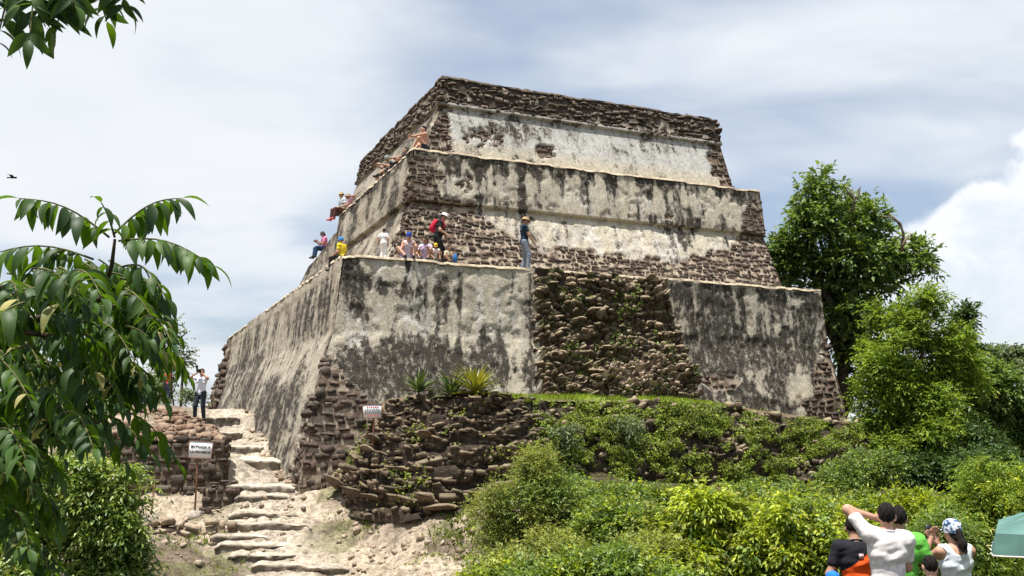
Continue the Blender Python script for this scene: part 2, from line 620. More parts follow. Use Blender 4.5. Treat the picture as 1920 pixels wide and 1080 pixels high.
for x, y, z in [(0, 0, -1.65), (-6, 2, -1.9), (3.5, 6.5, -2.28), (6, 7, -2.3), (-4, 9, -2.3), (0, 12, -2.7), (5, 12, -2.7), (10, 12, -2.8), (0, -8, -1.5), (-12, 12, -2.6),
                (14, 40, -1), (0, 50, -1), (5, 36, -1), (-25, 30, -2), (30, 30, -2), (-20, 60, -2), (25, 60, -2), (0, 70, -3), (20, 0, -3), (-20, 0, -3)]:
    ctrl.append(np.array([x, y, z], float))
ctrl = np.array(ctrl)


def _tps(r2):
    return 0.5 * r2 * np.log(r2 + 1e-6)


_n = len(ctrl)
_A = np.zeros((_n + 3, _n + 3))
_A[:_n, :_n] = _tps(((ctrl[:, None, :2] - ctrl[None, :, :2]) ** 2).sum(-1)) + np.eye(_n) * 0.15
_A[:_n, _n] = 1
_A[:_n, _n + 1:] = ctrl[:, :2]
_A[_n:, :_n] = _A[:_n, _n:].T
_w = np.linalg.solve(_A, np.concatenate([ctrl[:, 2], np.zeros(3)]))


def ground0(x, y):
    P = np.stack([np.asarray(x, float).ravel(), np.asarray(y, float).ravel()], 1)
    Pc = np.clip(P, [-45, -25], [55, 85])
    out = np.empty(len(P))
    for i in range(0, len(P), 20000):
        q = Pc[i:i + 20000]
        out[i:i + 20000] = _tps(((q[:, None] - ctrl[None, :, :2]) ** 2).sum(-1)) @ _w[:_n] + _w[_n] + q @ _w[_n + 1:]
    r = np.hypot(P[:, 0] - 3, P[:, 1] - 28)
    k = sm(r, 32, 60)
    out = np.clip(out, -6, 2.0) * (1 - k) + k * (-3.5 - 0.06 * np.clip(r - 40, 0, 180))
    return out.reshape(np.shape(x))


def ground_detail(x, y):
    P = np.stack([x, y], -1)
    path = sm(x, -13, -9) * (1 - sm(x, 1.0, 3.5)) * sm(y, 15, 17) * (1 - sm(y, 36, 44))
    a = fbm(P * 0.9, 3, 4) - 0.5
    rid = 1 - np.abs(2 * fbm(np.stack([x * 0.8 + 2, y * 2.2], -1), 9, 4) - 1)
    step = np.floor(rid * 4 + fbm(P * 3, 5, 2)) / 4 * 0.16
    return path * (a * 0.22 + step - 0.1 + (fbm(P * 5, 8, 3) - 0.5) * 0.16) + (1 - path) * a * 0.35


def spaced(*segs):
    out = []
    for a, b, st in segs:
        out.append(np.arange(a, b, st))
    return np.concatenate(out)


gx = spaced((-3000, -300, 450), (-300, -60, 40), (-60, -14, 2.0), (-14, 3.0, 0.075), (3.0, 30, 0.7), (30, 90, 6), (90, 300, 40), (300, 3001, 450))
gy = spaced((-1500, -60, 240), (-60, 2, 4), (2, 16.5, 0.5), (16.5, 25, 0.08), (25, 37, 0.16), (37, 80, 1.2), (80, 300, 20), (300, 6000, 450))
GX, GY = np.meshgrid(gx, gy)
GZ = ground0(GX, GY) + ground_detail(GX, GY)


def ground(x, y):
    x = np.asarray(x, float); y = np.asarray(y, float)
    return ground0(x, y) + ground_detail(x, y)


GP = np.stack([GX, GY, GZ], -1).reshape(-1, 3)
_a = fbm(GP[:, :2] * 0.55, 21, 5)
_b = fbm(GP[:, :2] * 2.3, 31, 4)
_pl = sm(_a * 0.6 + _b * 0.4, 0.38, 0.62)
gcol = np.outer(1 - _pl, (0.15, 0.112, 0.08)) + np.outer(_pl, (0.4, 0.325, 0.24))
_gpx, _gpy, _gd = proj(np.where(GP[:, 1:2] > 1, GP, [[0, 50, 0]]))
# trodden pale line up the stairs, earth and leaf litter under the shrubs
_st = np.exp(-((_gpx - np.interp(_gpy, [780, 850, 911, 960, 1080], [425, 460, 480, 500, 540])) / 75.0) ** 2) * sm(GP[:, 1], 16, 18)
gcol = gcol * (1 - 0.5 * _st[:, None]) + 0.5 * _st[:, None] * np.array([0.52, 0.46, 0.37])
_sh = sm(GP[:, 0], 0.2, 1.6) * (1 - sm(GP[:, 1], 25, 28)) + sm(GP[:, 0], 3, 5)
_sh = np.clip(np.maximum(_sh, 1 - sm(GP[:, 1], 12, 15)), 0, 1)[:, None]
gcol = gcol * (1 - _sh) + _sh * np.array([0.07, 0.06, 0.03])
_gr = (sm(fbm(GP[:, :2] * 1.3, 77, 4), 0.6, 0.7) * 0.6)[:, None] * (1 - _st[:, None])
gcol = gcol * (1 - _gr) + _gr * np.array([0.09, 0.1, 0.03])
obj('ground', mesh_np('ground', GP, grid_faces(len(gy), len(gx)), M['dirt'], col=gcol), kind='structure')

# ------------------------------------------------------------------ loose stones: shared shapes and a layer of courses
RNG = np.random.RandomState(11)


def stone_shape(seed, round_=0.24):
    r = np.random.RandomState(seed)
    idx, V = {}, []
    for i in range(3):
        for j in range(3):
            for k in range(3):
                if 1 in (i, j, k) and (i, j, k) == (1, 1, 1):
                    continue
                p = np.array([i - 1, j - 1, k - 1], float)
                n = np.linalg.norm(p)
                q = p / n * 1.18
                p = p * (1 - round_) + q * round_
                idx[(i, j, k)] = len(V)
                V.append(p + r.uniform(-0.25, 0.25, 3))
    V = np.array(V)
    V = V / np.abs(V).max(0) * 0.5
    F = []
    for ax in range(3):
        for side in (0, 2):
            for a in range(2):
                for b in range(2):
                    q = []
                    for da, db in ((0, 0), (1, 0), (1, 1), (0, 1)):
                        c = [0, 0, 0]
                        c[ax] = side
                        c[(ax + 1) % 3] = a + da
                        c[(ax + 2) % 3] = b + db
                        q.append(idx[tuple(c)])
                    F.append(q if side == 2 else q[::-1])
    return V, np.array(F)


SHAPES = [stone_shape(100 + i) for i in range(14)]
_stone_mesh = {}


def stone_mesh(k, mat):
    key = (k, mat.name)
    if key not in _stone_mesh:
        _stone_mesh[key] = mesh_np('stone', SHAPES[k][0], SHAPES[k][1], mat, smooth=False)
    return _stone_mesh[key]


def frame(n, up=(0, 0, 1)):
    n = n / (np.linalg.norm(n) + 1e-9)
    t = np.cross(np.asarray(up, float), n)
    if np.linalg.norm(t) < 1e-3:
        t = np.array([1.0, 0, 0])
    t /= np.linalg.norm(t)
    return t, np.cross(n, t), n       # tangent, up, normal


def courses(surf, u0, u1, v0, v1, hr, wr, keep, rng, depth=0.2, proud=0.05, gap=0.025, rot=0.08, jit=0.02, skip=0.0):
    """stones laid in rough courses over surf(u, v)->(points, normals), u and v in metres; returns a list of placements"""
    cand = []
    v = v0
    while v < v1:
        h = rng.uniform(*hr)
        u = u0 + rng.uniform(-wr[1], 0)
        ph = rng.uniform(0, 9)
        while u < u1:
            w = rng.uniform(*wr)
            if rng.rand() < 0.15:
                w *= 0.55
            cu, cv = u + w / 2, v + h / 2 + rng.uniform(-jit, jit) + jit * 1.6 * math.sin(u * 1.7 + ph) + jit * math.sin(u * 4.1 + ph * 2)
            u += w
            if u0 <= cu <= u1 and rng.rand() >= skip:
                cand.append((cu, cv, w, h))
        v += h
    if not cand:
        return []
    cand = np.array(cand)
    cand = cand[keep(cand[:, 0], cand[:, 1])]
    out = []
    if not len(cand):
        return out
    Ps, Ns = surf(cand[:, 0], cand[:, 1])
    for (cu, cv, w, h), p, n in zip(cand, Ps, Ns):
        t, b, n = frame(n)
        e = rng.normal(0, rot, 3)
        Rm = np.stack([t, b, n], 1) @ np.array(Matrix.Rotation(e[2], 3, 'Z') @ Matrix.Rotation(e[0], 3, 'X') @ Matrix.Rotation(e[1], 3, 'Y'))
        dd = depth * rng.uniform(0.8, 1.25)
        hh = h * (rng.uniform(0.62, 1.2) if gap > 0 else rng.uniform(.6, 1.3))
        pr = proud * rng.uniform(0.1, 1.7)
        g = gap * rng.uniform(0.5, 1.5)
        out.append((p + n * (pr - dd / 2), Rm, np.array([max(w - g, .05), max(hh - g, .04), dd])))
    return out


def lay(parent, placements, mat, limit, name='stone', rest='rubble_fill', to_local=None, rng=RNG, world=None):
    """the largest in view become parts of their own, the rest one joined part"""
    if not placements:
        return
    P = np.array([p[0] for p in placements])
    Wp = P if world is None else world(P)
    d = np.linalg.norm(Wp, axis=1)
    A = np.array([p[2][0] * p[2][1] for p in placements]) / d ** 2
    order = np.argsort(-A)
    parts = []
    rnd = []
    for rank, i in enumerate(order):
        p, Rm, s = placements[i]
        k = rng.randint(len(SHAPES))
        if rank < limit:
            o = bpy.data.objects.new(name, stone_mesh(k, mat))
            m = Matrix(((*(Rm[0] * s), p[0]), (*(Rm[1] * s), p[1]), (*(Rm[2] * s), p[2]), (0, 0, 0, 1)))
            COL.objects.link(o)
            o.parent = parent
            o.matrix_local = m
        else:
            V = (SHAPES[k][0] * s) @ Rm.T + p
            parts.append((V, SHAPES[k][1]))
            rnd.append(np.full(len(V), rng.rand()))
    if parts:
        V, F = join(parts)
        obj(rest, mesh_np(rest, V, F, mat, attrs={'rnd': np.concatenate(rnd)}, smooth=False), parent, kind='stuff')


# ------------------------------------------------------------------ the pyramid
ORG = np.array([5.0, 24.2, -1.5])         # the near corner's foot, in pyramid axes
pyramid = thing('stepped_pyramid', 'ancient three-tiered stone pyramid with weathered plaster walls on the hilltop', 'pyramid', tuple(pyr2w(ORG)), YAW)


def loc(P):
    return np.asarray(P, float) - ORG


def inpoly(px, py, poly):
    px, py = np.asarray(px, float), np.asarray(py, float)
    c = np.zeros(px.shape, bool)
    n = len(poly)
    for i in range(n):
        x0, y0 = poly[i]
        x1, y1 = poly[(i + 1) % n]
        if y0 == y1:
            continue
        m = ((y0 > py) != (y1 > py)) & (px < (x1 - x0) * (py - y0) / (y1 - y0) + x0)
        c ^= m
    return c


CREAM, WHITE, GREY, DARK, BROWN, MORTAR = [np.array(c) for c in
    ((0.43, 0.385, 0.3), (0.54, 0.51, 0.45), (0.225, 0.205, 0.175), (0.05, 0.045, 0.038), (0.13, 0.095, 0.07), (0.34, 0.28, 0.21))]


def blob(px, py, x, y, rx, ry):
    return np.exp(-((px - x) / rx) ** 2 - ((py - y) / ry) ** 2)


class Face:
    """one battered face of a tier: profile = [(z, x, y)] of the near corner, other = far end coordinate per z"""

    def __init__(s, prof, far, side, step=0.06, zstep=0.06, fine_len=99.0):
        s.side, s.prof, s.far = side, np.array(prof, float), far
        pr = s.prof
        seg = np.hypot(np.diff(pr[:, 0]), np.hypot(np.diff(pr[:, 1]), np.diff(pr[:, 2])))
        s.t = np.concatenate([[0], np.cumsum(seg)])
        rows = []
        for i in range(len(seg)):
            k = max(1, int(round(seg[i] / zstep)))
            rows.append(np.linspace(s.t[i], s.t[i + 1], k, endpoint=False))
        s.rows = np.concatenate(rows + [[s.t[-1]]])
        L = abs(far - (pr[:, 1] if side == 'R' else pr[:, 2]).min())
        if L > fine_len:
            s.cols = np.concatenate([np.arange(0, fine_len, step), np.linspace(fine_len, L, int((L - fine_len) / (step * 2.5)))]) / L
        else:
            s.cols = np.linspace(0, 1, int(L / step))
        s.L = L

    def corner(s, t):
        return [np.interp(t, s.t, s.prof[:, i]) for i in range(3)]   # z, x, y

    def point(s, u, t):
        """u metres along from the near corner, t metres up the profile"""
        z, x, y = s.corner(t)
        if s.side == 'R':
            return np.stack([x + u * (s.far - x) / s.L, y + 0 * u, z + 0 * u], -1)
        return np.stack([x + 0 * u, y + u * (s.far - y) / s.L, z + 0 * u], -1)

    def normal(s, t):
        z0, x0, y0 = s.corner(np.clip(t - 0.3, 0, s.t[-1])); z1, x1, y1 = s.corner(np.clip(t + 0.3, 0, s.t[-1]))
        dz = z1 - z0
        if s.side == 'R':
            n = np.stack([0 * dz, -dz, (y1 - y0)], -1)
        else:
            n = np.stack([-dz, 0 * dz, (x1 - x0)], -1)
        return n / (np.linalg.norm(n, axis=-1, keepdims=True) + 1e-9)

    def mesh(s, name, paint, parent):
        C, T = np.meshgrid(s.cols * s.L, s.rows)
        P = s.point(C, T)
        n = s.normal(T)
        px, py, d = proj(pyr2w(P))
        col, dk, off = paint(px, py, P, C, T)
        dk = np.where(dk < -.5, dk, np.clip(.47 + (dk - .47) * 1.45, -.05, .95))
        # keep outer edges sewn to the neighbouring face
        edge = np.ones_like(C)
        Q = P + n * (off * edge)[..., None]
        F = grid_faces(*C.shape)
        if s.side == 'L':
            F = F[:, ::-1]
        return obj(name, mesh_np(name, loc(Q.reshape(-1, 3)), F, M['plaster' if s.side == 'R' else 'plaster_side'], col=col.reshape(-1, 3), attrs={'stain': dk}), parent)

    def surf(s, u, v):
        return s.point(u, v), s.normal(v)


def lerp(a, b, k):
    return a * (1 - k[..., None]) + b * k[..., None]


def wall_noise(P, side):
    u = P[..., 0] if side == 'R' else P[..., 1] * .42
    z = P[..., 2]
    q = np.stack([u, z], -1)
    return (fbm(q * 0.9, 41, 5), fbm(q * 2.6, 43, 4), fbm(np.stack([u * 3.4, z * 0.22], -1), 47, 4), fbm(q * 7.0, 53, 3), fbm(np.stack([u * 7.5, z * 0.5], -1), 59, 3))


# --- masks: where the plaster has fallen off (drawn on each face, feathered by noise)
T1_CORNER = [(606, 668), (618, 662), (628, 690), (652, 705), (690, 748), (742, 790), (770, 830), (770, 960), (520, 960), (560, 820), (590, 735)]
T1_RUBBLE = [(1000, 470), (1100, 500), (1240, 505), (1246, 560), (1268, 620), (1285, 680), (1305, 760), (1010, 765), (1003, 640)]


def exp_T1(px, py, q):
    a = inpoly(px + (q[3] - .5) * 26, py + (q[1] - .5) * 30, T1_CORNER)
    b = inpoly(px + (q[1] - .5) * 24, py, T1_RUBBLE)
    c = px + (q[1] - .5) * 46 > np.interp(py, [545, 600, 650, 720, 800], [1550, 1545, 1540, 1530, 1495])
    e = (blob(px, py, 1345, 715, 75, 22) * (q[1] + .3) > 0.52) & (py > 690)
    return a | b | c | e


def drips(C, below, length, seed, L_, amt=.6, spacing=.24):
    """run-off stains below a ledge: narrow wandering streaks of dark lichen and washed-out lime"""
    r = np.random.RandomState(seed)
    out = np.zeros_like(C)
    x = 0.0
    while x < L_:
        x += spacing * r.uniform(.4, 1.7)
        w, ln, s = r.uniform(.03, .1), length * r.uniform(.25, 1.2), r.choice([-.8, 1.0], p=[.4, .6]) * r.uniform(.4, 1.0)
        m = np.abs(C - x) < .45
        if not m.any():
            continue
        c, b = C[m], below[m]
        out[m] += amt * s * np.exp(-((c - x - .06 * np.sin(b * 3 + x * 7)) / (w * (1 + .5 * b / ln))) ** 2) * (1 - sm(b, ln * .5, ln)) * (b > -.02)
    return out


def paint_T1R(px, py, P, C, T):
    q = wall_noise(P, 'R')
    left = px < 1010
    D = 0.5 + (q[0] - .5) * 1.15 + (q[1] - .5) * 0.9 + (q[2] - .5) * 1.1 + (q[4] - .5) * .7
    add = 0.55 * blob(px, py, 700, 545, 75, 32) + 0.45 * blob(px, py, 830, 560, 50, 28) + 0.95 * blob(px, py, 715, 690, 80, 48) + 0.65 * blob(px, py, 840, 690, 110, 40) \
        + 0.4 * blob(px, py, 950, 690, 60, 40) + 0.35 * blob(px, py, 660, 500, 30, 30) - 0.75 * blob(px, py, 668, 635, 40, 20) - 0.4 * blob(px, py, 770, 600, 70, 40) \
        - 0.55 * blob(px, py, 930, 560, 60, 80) - 0.6 * blob(px, py, 780, 508, 45, 25) - 0.3 * blob(px, py, 700, 492, 40, 12) + 0.55 * blob(px, py, 832, 600, 14, 90) + 0.3 * blob(px, py, 995, 640, 12, 80)
    addR = 0.38 - 1.0 * blob(px, py, 1405, 585, 9, 45) - 0.7 * blob(px, py, 1410, 565, 16, 12) - 0.5 * blob(px, py, 1458, 615, 10, 18) - 0.7 * blob(px, py, 1508, 705, 20, 28) - 0.5 * blob(px, py, 1500, 740, 14, 25) \
        - 0.4 * blob(px, py, 1510, 572, 20, 10) - 0.35 * blob(px, py, 1430, 700, 25, 14) - 0.5 * blob(px, py, 1280, 570, 12, 30) * 0.5 - .3 * blob(px, py, 1540, 650, 14, 30)
    D = D + np.where(left, add, addR) + drips(C, F1R.t[-1] - T, 3.2, 3, 17.5, .32) + (q[3] - .5) * .3
    lit = lerp(np.broadcast_to(CREAM, D.shape + (3,)), WHITE, sm(q[2] * .6 + q[1] * .4, .45, .66))
    c = np.where(left[..., None], lit, lerp(lit, BROWN * 1.5, sm(q[1], .45, .65) * .5))
    # exposed core
    e = exp_T1(px, py, q)
    k = e.astype(float)
    mort = lerp(np.broadcast_to(MORTAR, D.shape + (3,)), BROWN, sm(q[3], .4, .6))
    rub = inpoly(px, py, T1_RUBBLE)
    mossy = lerp(np.broadcast_to(np.array((.06, .042, .03)), D.shape + (3,)), np.array((.06, .062, .022)), sm(q[1], .46, .64) * .8)
    core = np.where(rub[..., None], mossy, mort)
    bright = (blob(px, py, 1195, 715, 62, 22) * (q[1] + .45)) * rub
    core = lerp(core, np.array((.52, .44, .34)), sm(bright, .4, .6))
    # plaster flakes: thin layers of render lost in sheets
    flake = sm(q[1] + .3 * (q[3] - .5), 0.56, 0.585)
    off = 0.02 - 0.034 * flake + (q[0] - .5) * .06 + (q[3] - .5) * .016
    c = lerp(c, c * 0.72 + 0.28 * np.array((.2, .165, .13)), flake)
    col = np.where(e[..., None], core, c)
    led = (np.mod(P[..., 2] * 1.55 + (q[0] - .5) * 2.4, 1.0))
    offr = 0.06 + 0.30 * led * (0.35 + q[1]) + (q[1] - .5) * .45 + 0.30 * sm(4.8 - P[..., 2], 0, 4) - .1
    off = np.where(rub, offr, np.where(e, -0.03 + (q[3] - .5) * .04, off))
    D = np.where(e, -1.0, D)
    top = sm(T, F1R.t[-1] - .16, F1R.t[-1] - .05)
    col = np.where(rub[..., None], col, lerp(col, np.array((.4, .34, .25)), top * sm(px, 830, 860) * .8))
    return col, D - top * sm(px, 830, 860), off


def paint_T1L(px, py, P, C, T):
    q = wall_noise(P, 'L')
    z = P[..., 2]
    D = 0.47 + (q[0] - .5) * .7 + (q[1] - .5) * .55 + (q[2] - .5) * .55 + (q[4] - .5) * .4 + 0.08 + 0.16 * sm(3.2 - z, 0, 4) - .2 * sm(z, 3.6, 4.6) + drips(C, F1L.t[-1] - T, 3.5, 6, 29, .5, .3)
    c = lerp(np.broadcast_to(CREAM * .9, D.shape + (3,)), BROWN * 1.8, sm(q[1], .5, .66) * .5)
    e = exp_T1(px, py, q) & (C < 2.0)
    end = (P[..., 1] > 49.5 + (q[1] - .5) * 3)
    mort = lerp(np.broadcast_to(MORTAR * .8, D.shape + (3,)), BROWN, sm(q[3], .4, .6))
    c = np.where((e | end)[..., None], mort, c)
    off = 0.02 + (q[0] - .5) * .12 + (q[3] - .5) * .03 + (q[4] - .5) * .015
    off = np.where(e, -0.055, off)
    off = np.where(end, -0.05 + (q[1] - .5) * .35, off)
    top = sm(T, T.max() - .5, T.max() - .42)
    c = lerp(c, c * .5 + .5 * np.array((.33, .29, .22)), top)
    return c, np.where(e | end, -1.0, D - .25 * top), off + .02 * top


def low_edge(px, q):
    return np.interp(px, [740, 850, 880, 905, 930, 960, 990, 1020, 1060, 1100, 1140, 1200, 1290, 1330, 1385, 1400],
                     [372, 380, 385, 395, 418, 436, 446, 462, 450, 466, 474, 474, 484, 466, 458, 380]) + 6 + (q[1] - .5) * 34


def exp_T2(px, py, q):
    low = py > low_edge(px, q)
    cor = (px + (q[1] - .5) * 44 < np.interp(py, [270, 300, 330, 372, 380], [800, 815, 822, 832, 900])) & (py > 292)
    rig = px + (q[1] - .5) * 30 > np.interp(py, [365, 400, 450, 530], [1412, 1398, 1385, 1330])
    sp = (blob(px, py, 1255, 405, 16, 16) * (q[1] + .4) > .62) | (blob(px, py, 870, 345, 30, 40) * q[3] > .45)
    return low | cor | rig | sp


def paint_T2R(px, py, P, C, T):
    q = wall_noise(P, 'R')
    t = T / T.max()
    top = sm(t + (q[2] - .5) * .22 + (q[1] - .5) * .1, 0.85, .93)
    D = 0.33 + (q[0] - .5) * .9 + (q[1] - .5) * .8 + (q[2] - .5) * 1.1 * sm(t, .3, .8) + (q[4] - .5) * .8 + .5 * top + .25 * blob(px, py, 900, 330, 90, 25) + .3 * blob(px, py, 1320, 420, 90, 22) - .15 * blob(px, py, 1100, 420, 130, 50)
    D = D + drips(C, F2R.t[-1] - T, 1.7, 4, 15, .28) + np.where(P[..., 2] < 7.13, drips(C, 2.7 - T, 1.2, 5, 15, .4), 0)
    mold = sm(np.abs(P[..., 2] - 7.3), .22, .05)
    D = D + .35 * mold * (q[2] + .2)
    lit = lerp(np.broadcast_to(CREAM * 1.08, D.shape + (3,)), WHITE, sm(q[1] * .5 + q[2] * .5, .46, .64))
    c = lit
    D = D - .04
    e = exp_T2(px, py, q)
    mort = lerp(np.broadcast_to(MORTAR * 1.15, D.shape + (3,)), BROWN, sm(q[3], .42, .62))
    flake = sm(q[1] + .3 * (q[3] - .5), .58, .6)
    off = 0.02 - .03 * flake + (q[0] - .5) * .05 + (q[3] - .5) * .012
    c = lerp(c, c * .8 + .2 * np.array((.25, .2, .15)), flake)
    off = np.where(e, -.025 + (q[3] - .5) * .03, off)
    return np.where(e[..., None], mort, c), np.where(e, -1.0, D), off


def paint_T2L(px, py, P, C, T):
    q = wall_noise(P, 'L')
    t = T / T.max()
    D = 0.5 + (q[0] - .5) * .7 + (q[1] - .5) * .6 + (q[2] - .5) * 1.2 + .25 * sm(t, .9, .96)
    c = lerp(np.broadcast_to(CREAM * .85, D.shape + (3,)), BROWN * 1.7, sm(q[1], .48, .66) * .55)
    e = (C < .45 + (q[1] - .5) * 1.4) & (t < .93)
    mort = lerp(np.broadcast_to(MORTAR * .9, D.shape + (3,)), BROWN, sm(q[3], .4, .6))
    return np.where(e[..., None], mort, c), np.where(e, -1.0, D), np.where(e, -.045, .02 + (q[0] - .5) * .08 + (q[3] - .5) * .016)


def exp_T3(px, py, q, z):
    fr = z > 11.02
    cor = px + (q[1] - .5) * 40 < 845
    sp = blob(px, py, 905, 258, 70, 40) * (q[3] * .75 + q[1] * .5) > .54
    p2 = blob(px, py, 1025, 285, 32, 18) * (q[1] + .5) > .55
    p3 = blob(px, py, 1070, 225, 26, 14) * (q[1] + .3) > .62
    rig = px + (q[1] - .5) * 40 > np.interp(py, [260, 300, 350], [1335, 1330, 1345])
    return fr | cor | sp | p2 | p3 | rig


def paint_T3R(px, py, P, C, T):
    q = wall_noise(P, 'R')
    z = P[..., 2]
    D = 0.27 + (q[0] - .5) * .8 + (q[1] - .5) * .8 + (q[2] - .5) * .6 + (q[4] - .5) * .4 + .25 * blob(px, py, 960, 240, 110, 22) + .22 * blob(px, py, 1240, 275, 110, 22) + .2 * sm(px, 1290, 1340)
    lit = lerp(np.broadcast_to(CREAM, D.shape + (3,)), np.array((.42, .41, .38)), sm(z, 9.2, 9.9))
    c = lit
    D = D + .06
    e = exp_T3(px, py, q, z)
    mort = lerp(np.broadcast_to(MORTAR * .95, D.shape + (3,)), BROWN, sm(q[3], .36, .56))
    fr = z > 10.97
    frc = lerp(np.broadcast_to(np.array((.075, .058, .047)), D.shape + (3,)), np.array((.4, .35, .28)), sm(q[1] + .9 * sm(11.45 - z, 0, .6) * (q[0] - .25), .60, .70))
    mort = np.where(fr[..., None], frc, mort)
    band = (z > 10.85) & (z < 11.12)
    c = np.where(e[..., None], mort, c)
    c = np.where((band & fr)[..., None], lerp(c, GREY * .7, np.full(D.shape, .6)), c)
    return c, np.where(e, -1.0, D), np.where(e, -.045 + (q[3] - .5) * .04, .02 + (q[0] - .5) * .05)


def paint_T3L(px, py, P, C, T):
    q = wall_noise(P, 'L')
    z = P[..., 2]
    D = 0.45 + (q[0] - .5) * .8 + (q[1] - .5) * .7
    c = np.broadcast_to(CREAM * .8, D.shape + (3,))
    D = D + .08
    fr = z > 10.97
    c = np.where(fr[..., None], lerp(np.broadcast_to(np.array((.11, .085, .065)), D.shape + (3,)), np.array((.3, .26, .2)), sm(q[1], .52, .66)), c)
    e = (C < .3 + (q[1] - .5)) | fr
    return c, np.where(e, -1.0, D), np.where(e, -.04 + (q[3] - .5) * .06, .02 + (q[0] - .5) * .05)


PT1 = [(-2.6, 4.42, 23.62), (-1.3, 4.5, 23.72), (0.84, 4.9, 24.08), (1.85, 5.2, 24.38), (2.58, 5.46, 24.62), (4.70, 5.73, 24.86)]
PT2 = [(4.66, 7.42, 26.52), (7.12, 8.52, 27.62), (7.14, 8.36, 27.46), (8.86, 8.58, 27.7)]
PT3 = [(8.80, 9.1, 28.22), (10.9, 9.84, 28.98), (10.92, 9.72, 28.86), (11.06, 9.74, 28.88), (11.08, 9.80, 28.94), (12.03, 9.98, 29.1)]
X1, X2, X3 = 22.45, 22.3, 21.5
Y1, Y2, Y3 = 52.0, 38.2, 40.5
lower = obj('lower_tier', None, pyramid)
middle = obj('middle_tier', None, pyramid)
upper = obj('upper_tier', None, pyramid)
F1R, F1L = Face(PT1, X1, 'R'), Face(PT1, Y1, 'L', 0.07, 0.07, 14)
F2R, F2L = Face(PT2, X2, 'R'), Face(PT2, Y2, 'L', 0.07, 0.07, 12)
F3R, F3L = Face(PT3, X3, 'R'), Face(PT3, Y3, 'L', 0.07, 0.07, 12)
F1R.mesh('plastered_wall', paint_T1R, lower); F1L.mesh('plastered_wall', paint_T1L, lower)
F2R.mesh('plastered_wall', paint_T2R, middle); F2L.mesh('plastered_wall', paint_T2L, middle)
F3R.mesh('plastered_wall', paint_T3R, upper); F3L.mesh('plastered_wall', paint_T3L, upper)


def far_sides(prof, xr, yl, parent, name='far_wall'):
    """the two faces turned away from the path, with the same batter"""
    pr = np.array(prof, float)
    z, x, y = pr[:, 0], pr[:, 1], pr[:, 2]
    bx = np.maximum(xr + (x.max() - x) * 0.05, xr)
    A = np.stack([bx, y, z], 1); B = np.stack([bx, 0 * y + yl, z], 1); Cc = np.stack([x, 0 * y + yl, z], 1)
    n = len(z)
    V = np.concatenate([A, B, Cc])
    F = []
    for i in range(n - 1):
        F.append((i, n + i, n + i + 1, i + 1)); F.append((n + i, 2 * n + i, 2 * n + i + 1, n + i + 1))
    obj(name, mesh_np(name, loc(V), np.array(F), M['plaster'], col=np.tile((.13, .1, .08), (len(V), 1)), attrs={'stain': np.full(len(V), -1.0)}), parent)


far_sides(PT1, X1, Y1, lower); far_sides(PT2, X2, Y2, middle); far_sides(PT3, X3, Y3, upper)


def top_sheet(x0, x1, y0, y1, z, parent, name, wavy=0.03, lip=0.06, cols=((.46, .38, .27), (.3, .24, .17))):
    xs = np.concatenate([[x0 - lip, x0 - lip * .6], np.arange(x0, x1, .12), [x1]])
    ys = np.concatenate([[y0 - lip, y0 - lip * .6], np.arange(y0, min(y1, y0 + 16), .12), np.linspace(min(y1, y0 + 16) + .1, y1, 16)])
    X, Y = np.meshgrid(xs, ys)
    q = fbm(np.stack([X, Y], -1) * 1.6, 71, 4)
    e = fbm(np.stack([X, Y], -1) * 4.0, 73, 3)
    Z = z + (q - .5) * 2 * wavy
    ch = sm(fbm(np.stack([X, Y], -1) * 2.2, 75, 3), .52, .62) * .035
    Z[:, :3] -= ch[:, :3]; Z[:3] -= ch[:3]
    Z[:, 0] -= .07; Z[0, :] -= .07
    X2_, Y2_ = X.copy(), Y.copy()
    X2_[:, :2] += (e[:, :2] - .5) * .13; Y2_[:2] += (e[:2] - .5) * .13
    c = lerp(np.broadcast_to(np.array(cols[0]), X.shape + (3,)), np.array(cols[1]), sm(e, .42, .62))
    P = np.stack([X2_, Y2_, Z], -1).reshape(-1, 3)
    return obj(name, mesh_np(name, loc(P), grid_faces(*X.shape), M['plaster'], col=c.reshape(-1, 3), attrs={'stain': np.full(X.size, -1.0)}), parent)


top_sheet(5.73, X1, 24.86, Y1, 4.71, lower, 'ledge_floor', .03)
top_sheet(8.58, X2, 27.7, Y2, 8.90, middle, 'ledge_floor', .03)
top_sheet(9.98, X3, 29.1, Y3, 12.06, upper, 'roof_floor', .06, .02, ((.14, .11, .085), (.06, .05, .04)))

# the side of the stairway that continues the middle tier to the left, its top stepping down
_x = 8.3
_pts = [(640, 404), (628, 426), (612, 440), (590, 472), (572, 498), (560, 528)]
tops = []
for px, py in _pts:
    r = w2pyr(at(px, py, 1.0)); tops.append(r * (_x / r[0]))
tops = np.array(tops)
yy = np.linspace(Y2 - .4, tops[-1, 1], 60)
zt = np.interp(yy, tops[:, 1], tops[:, 2])
rows = np.linspace(0, 1, 26)
YYm, RR = np.meshgrid(yy, rows)
ZZ = 4.6 + RR * (zt[None] - 4.6)
XX = np.interp(ZZ, [4.66, 7.12, 8.86], [7.55, 8.5, 8.72])
Pm = np.stack([XX, YYm, ZZ], -1)
px_, py_, _ = proj(pyr2w(Pm))
c_, d_, off_ = paint_T2L(px_, py_, Pm, YYm * 0 + 5, RR * .8 + .0)
Pm[..., 0] -= off_ * 2
V1, F1 = Pm.reshape(-1, 3), grid_faces(*YYm.shape)[:, ::-1]
Pb = Pm[-1].copy(); Pb2 = Pb + np.array([1.6, 0, 0]); Pb3 = Pb2.copy(); Pb3[:, 2] = 4.6
n_ = len(yy)
V2 = np.concatenate([Pb, Pb2, Pb3]); F2 = np.concatenate([grid_faces(3, n_)])
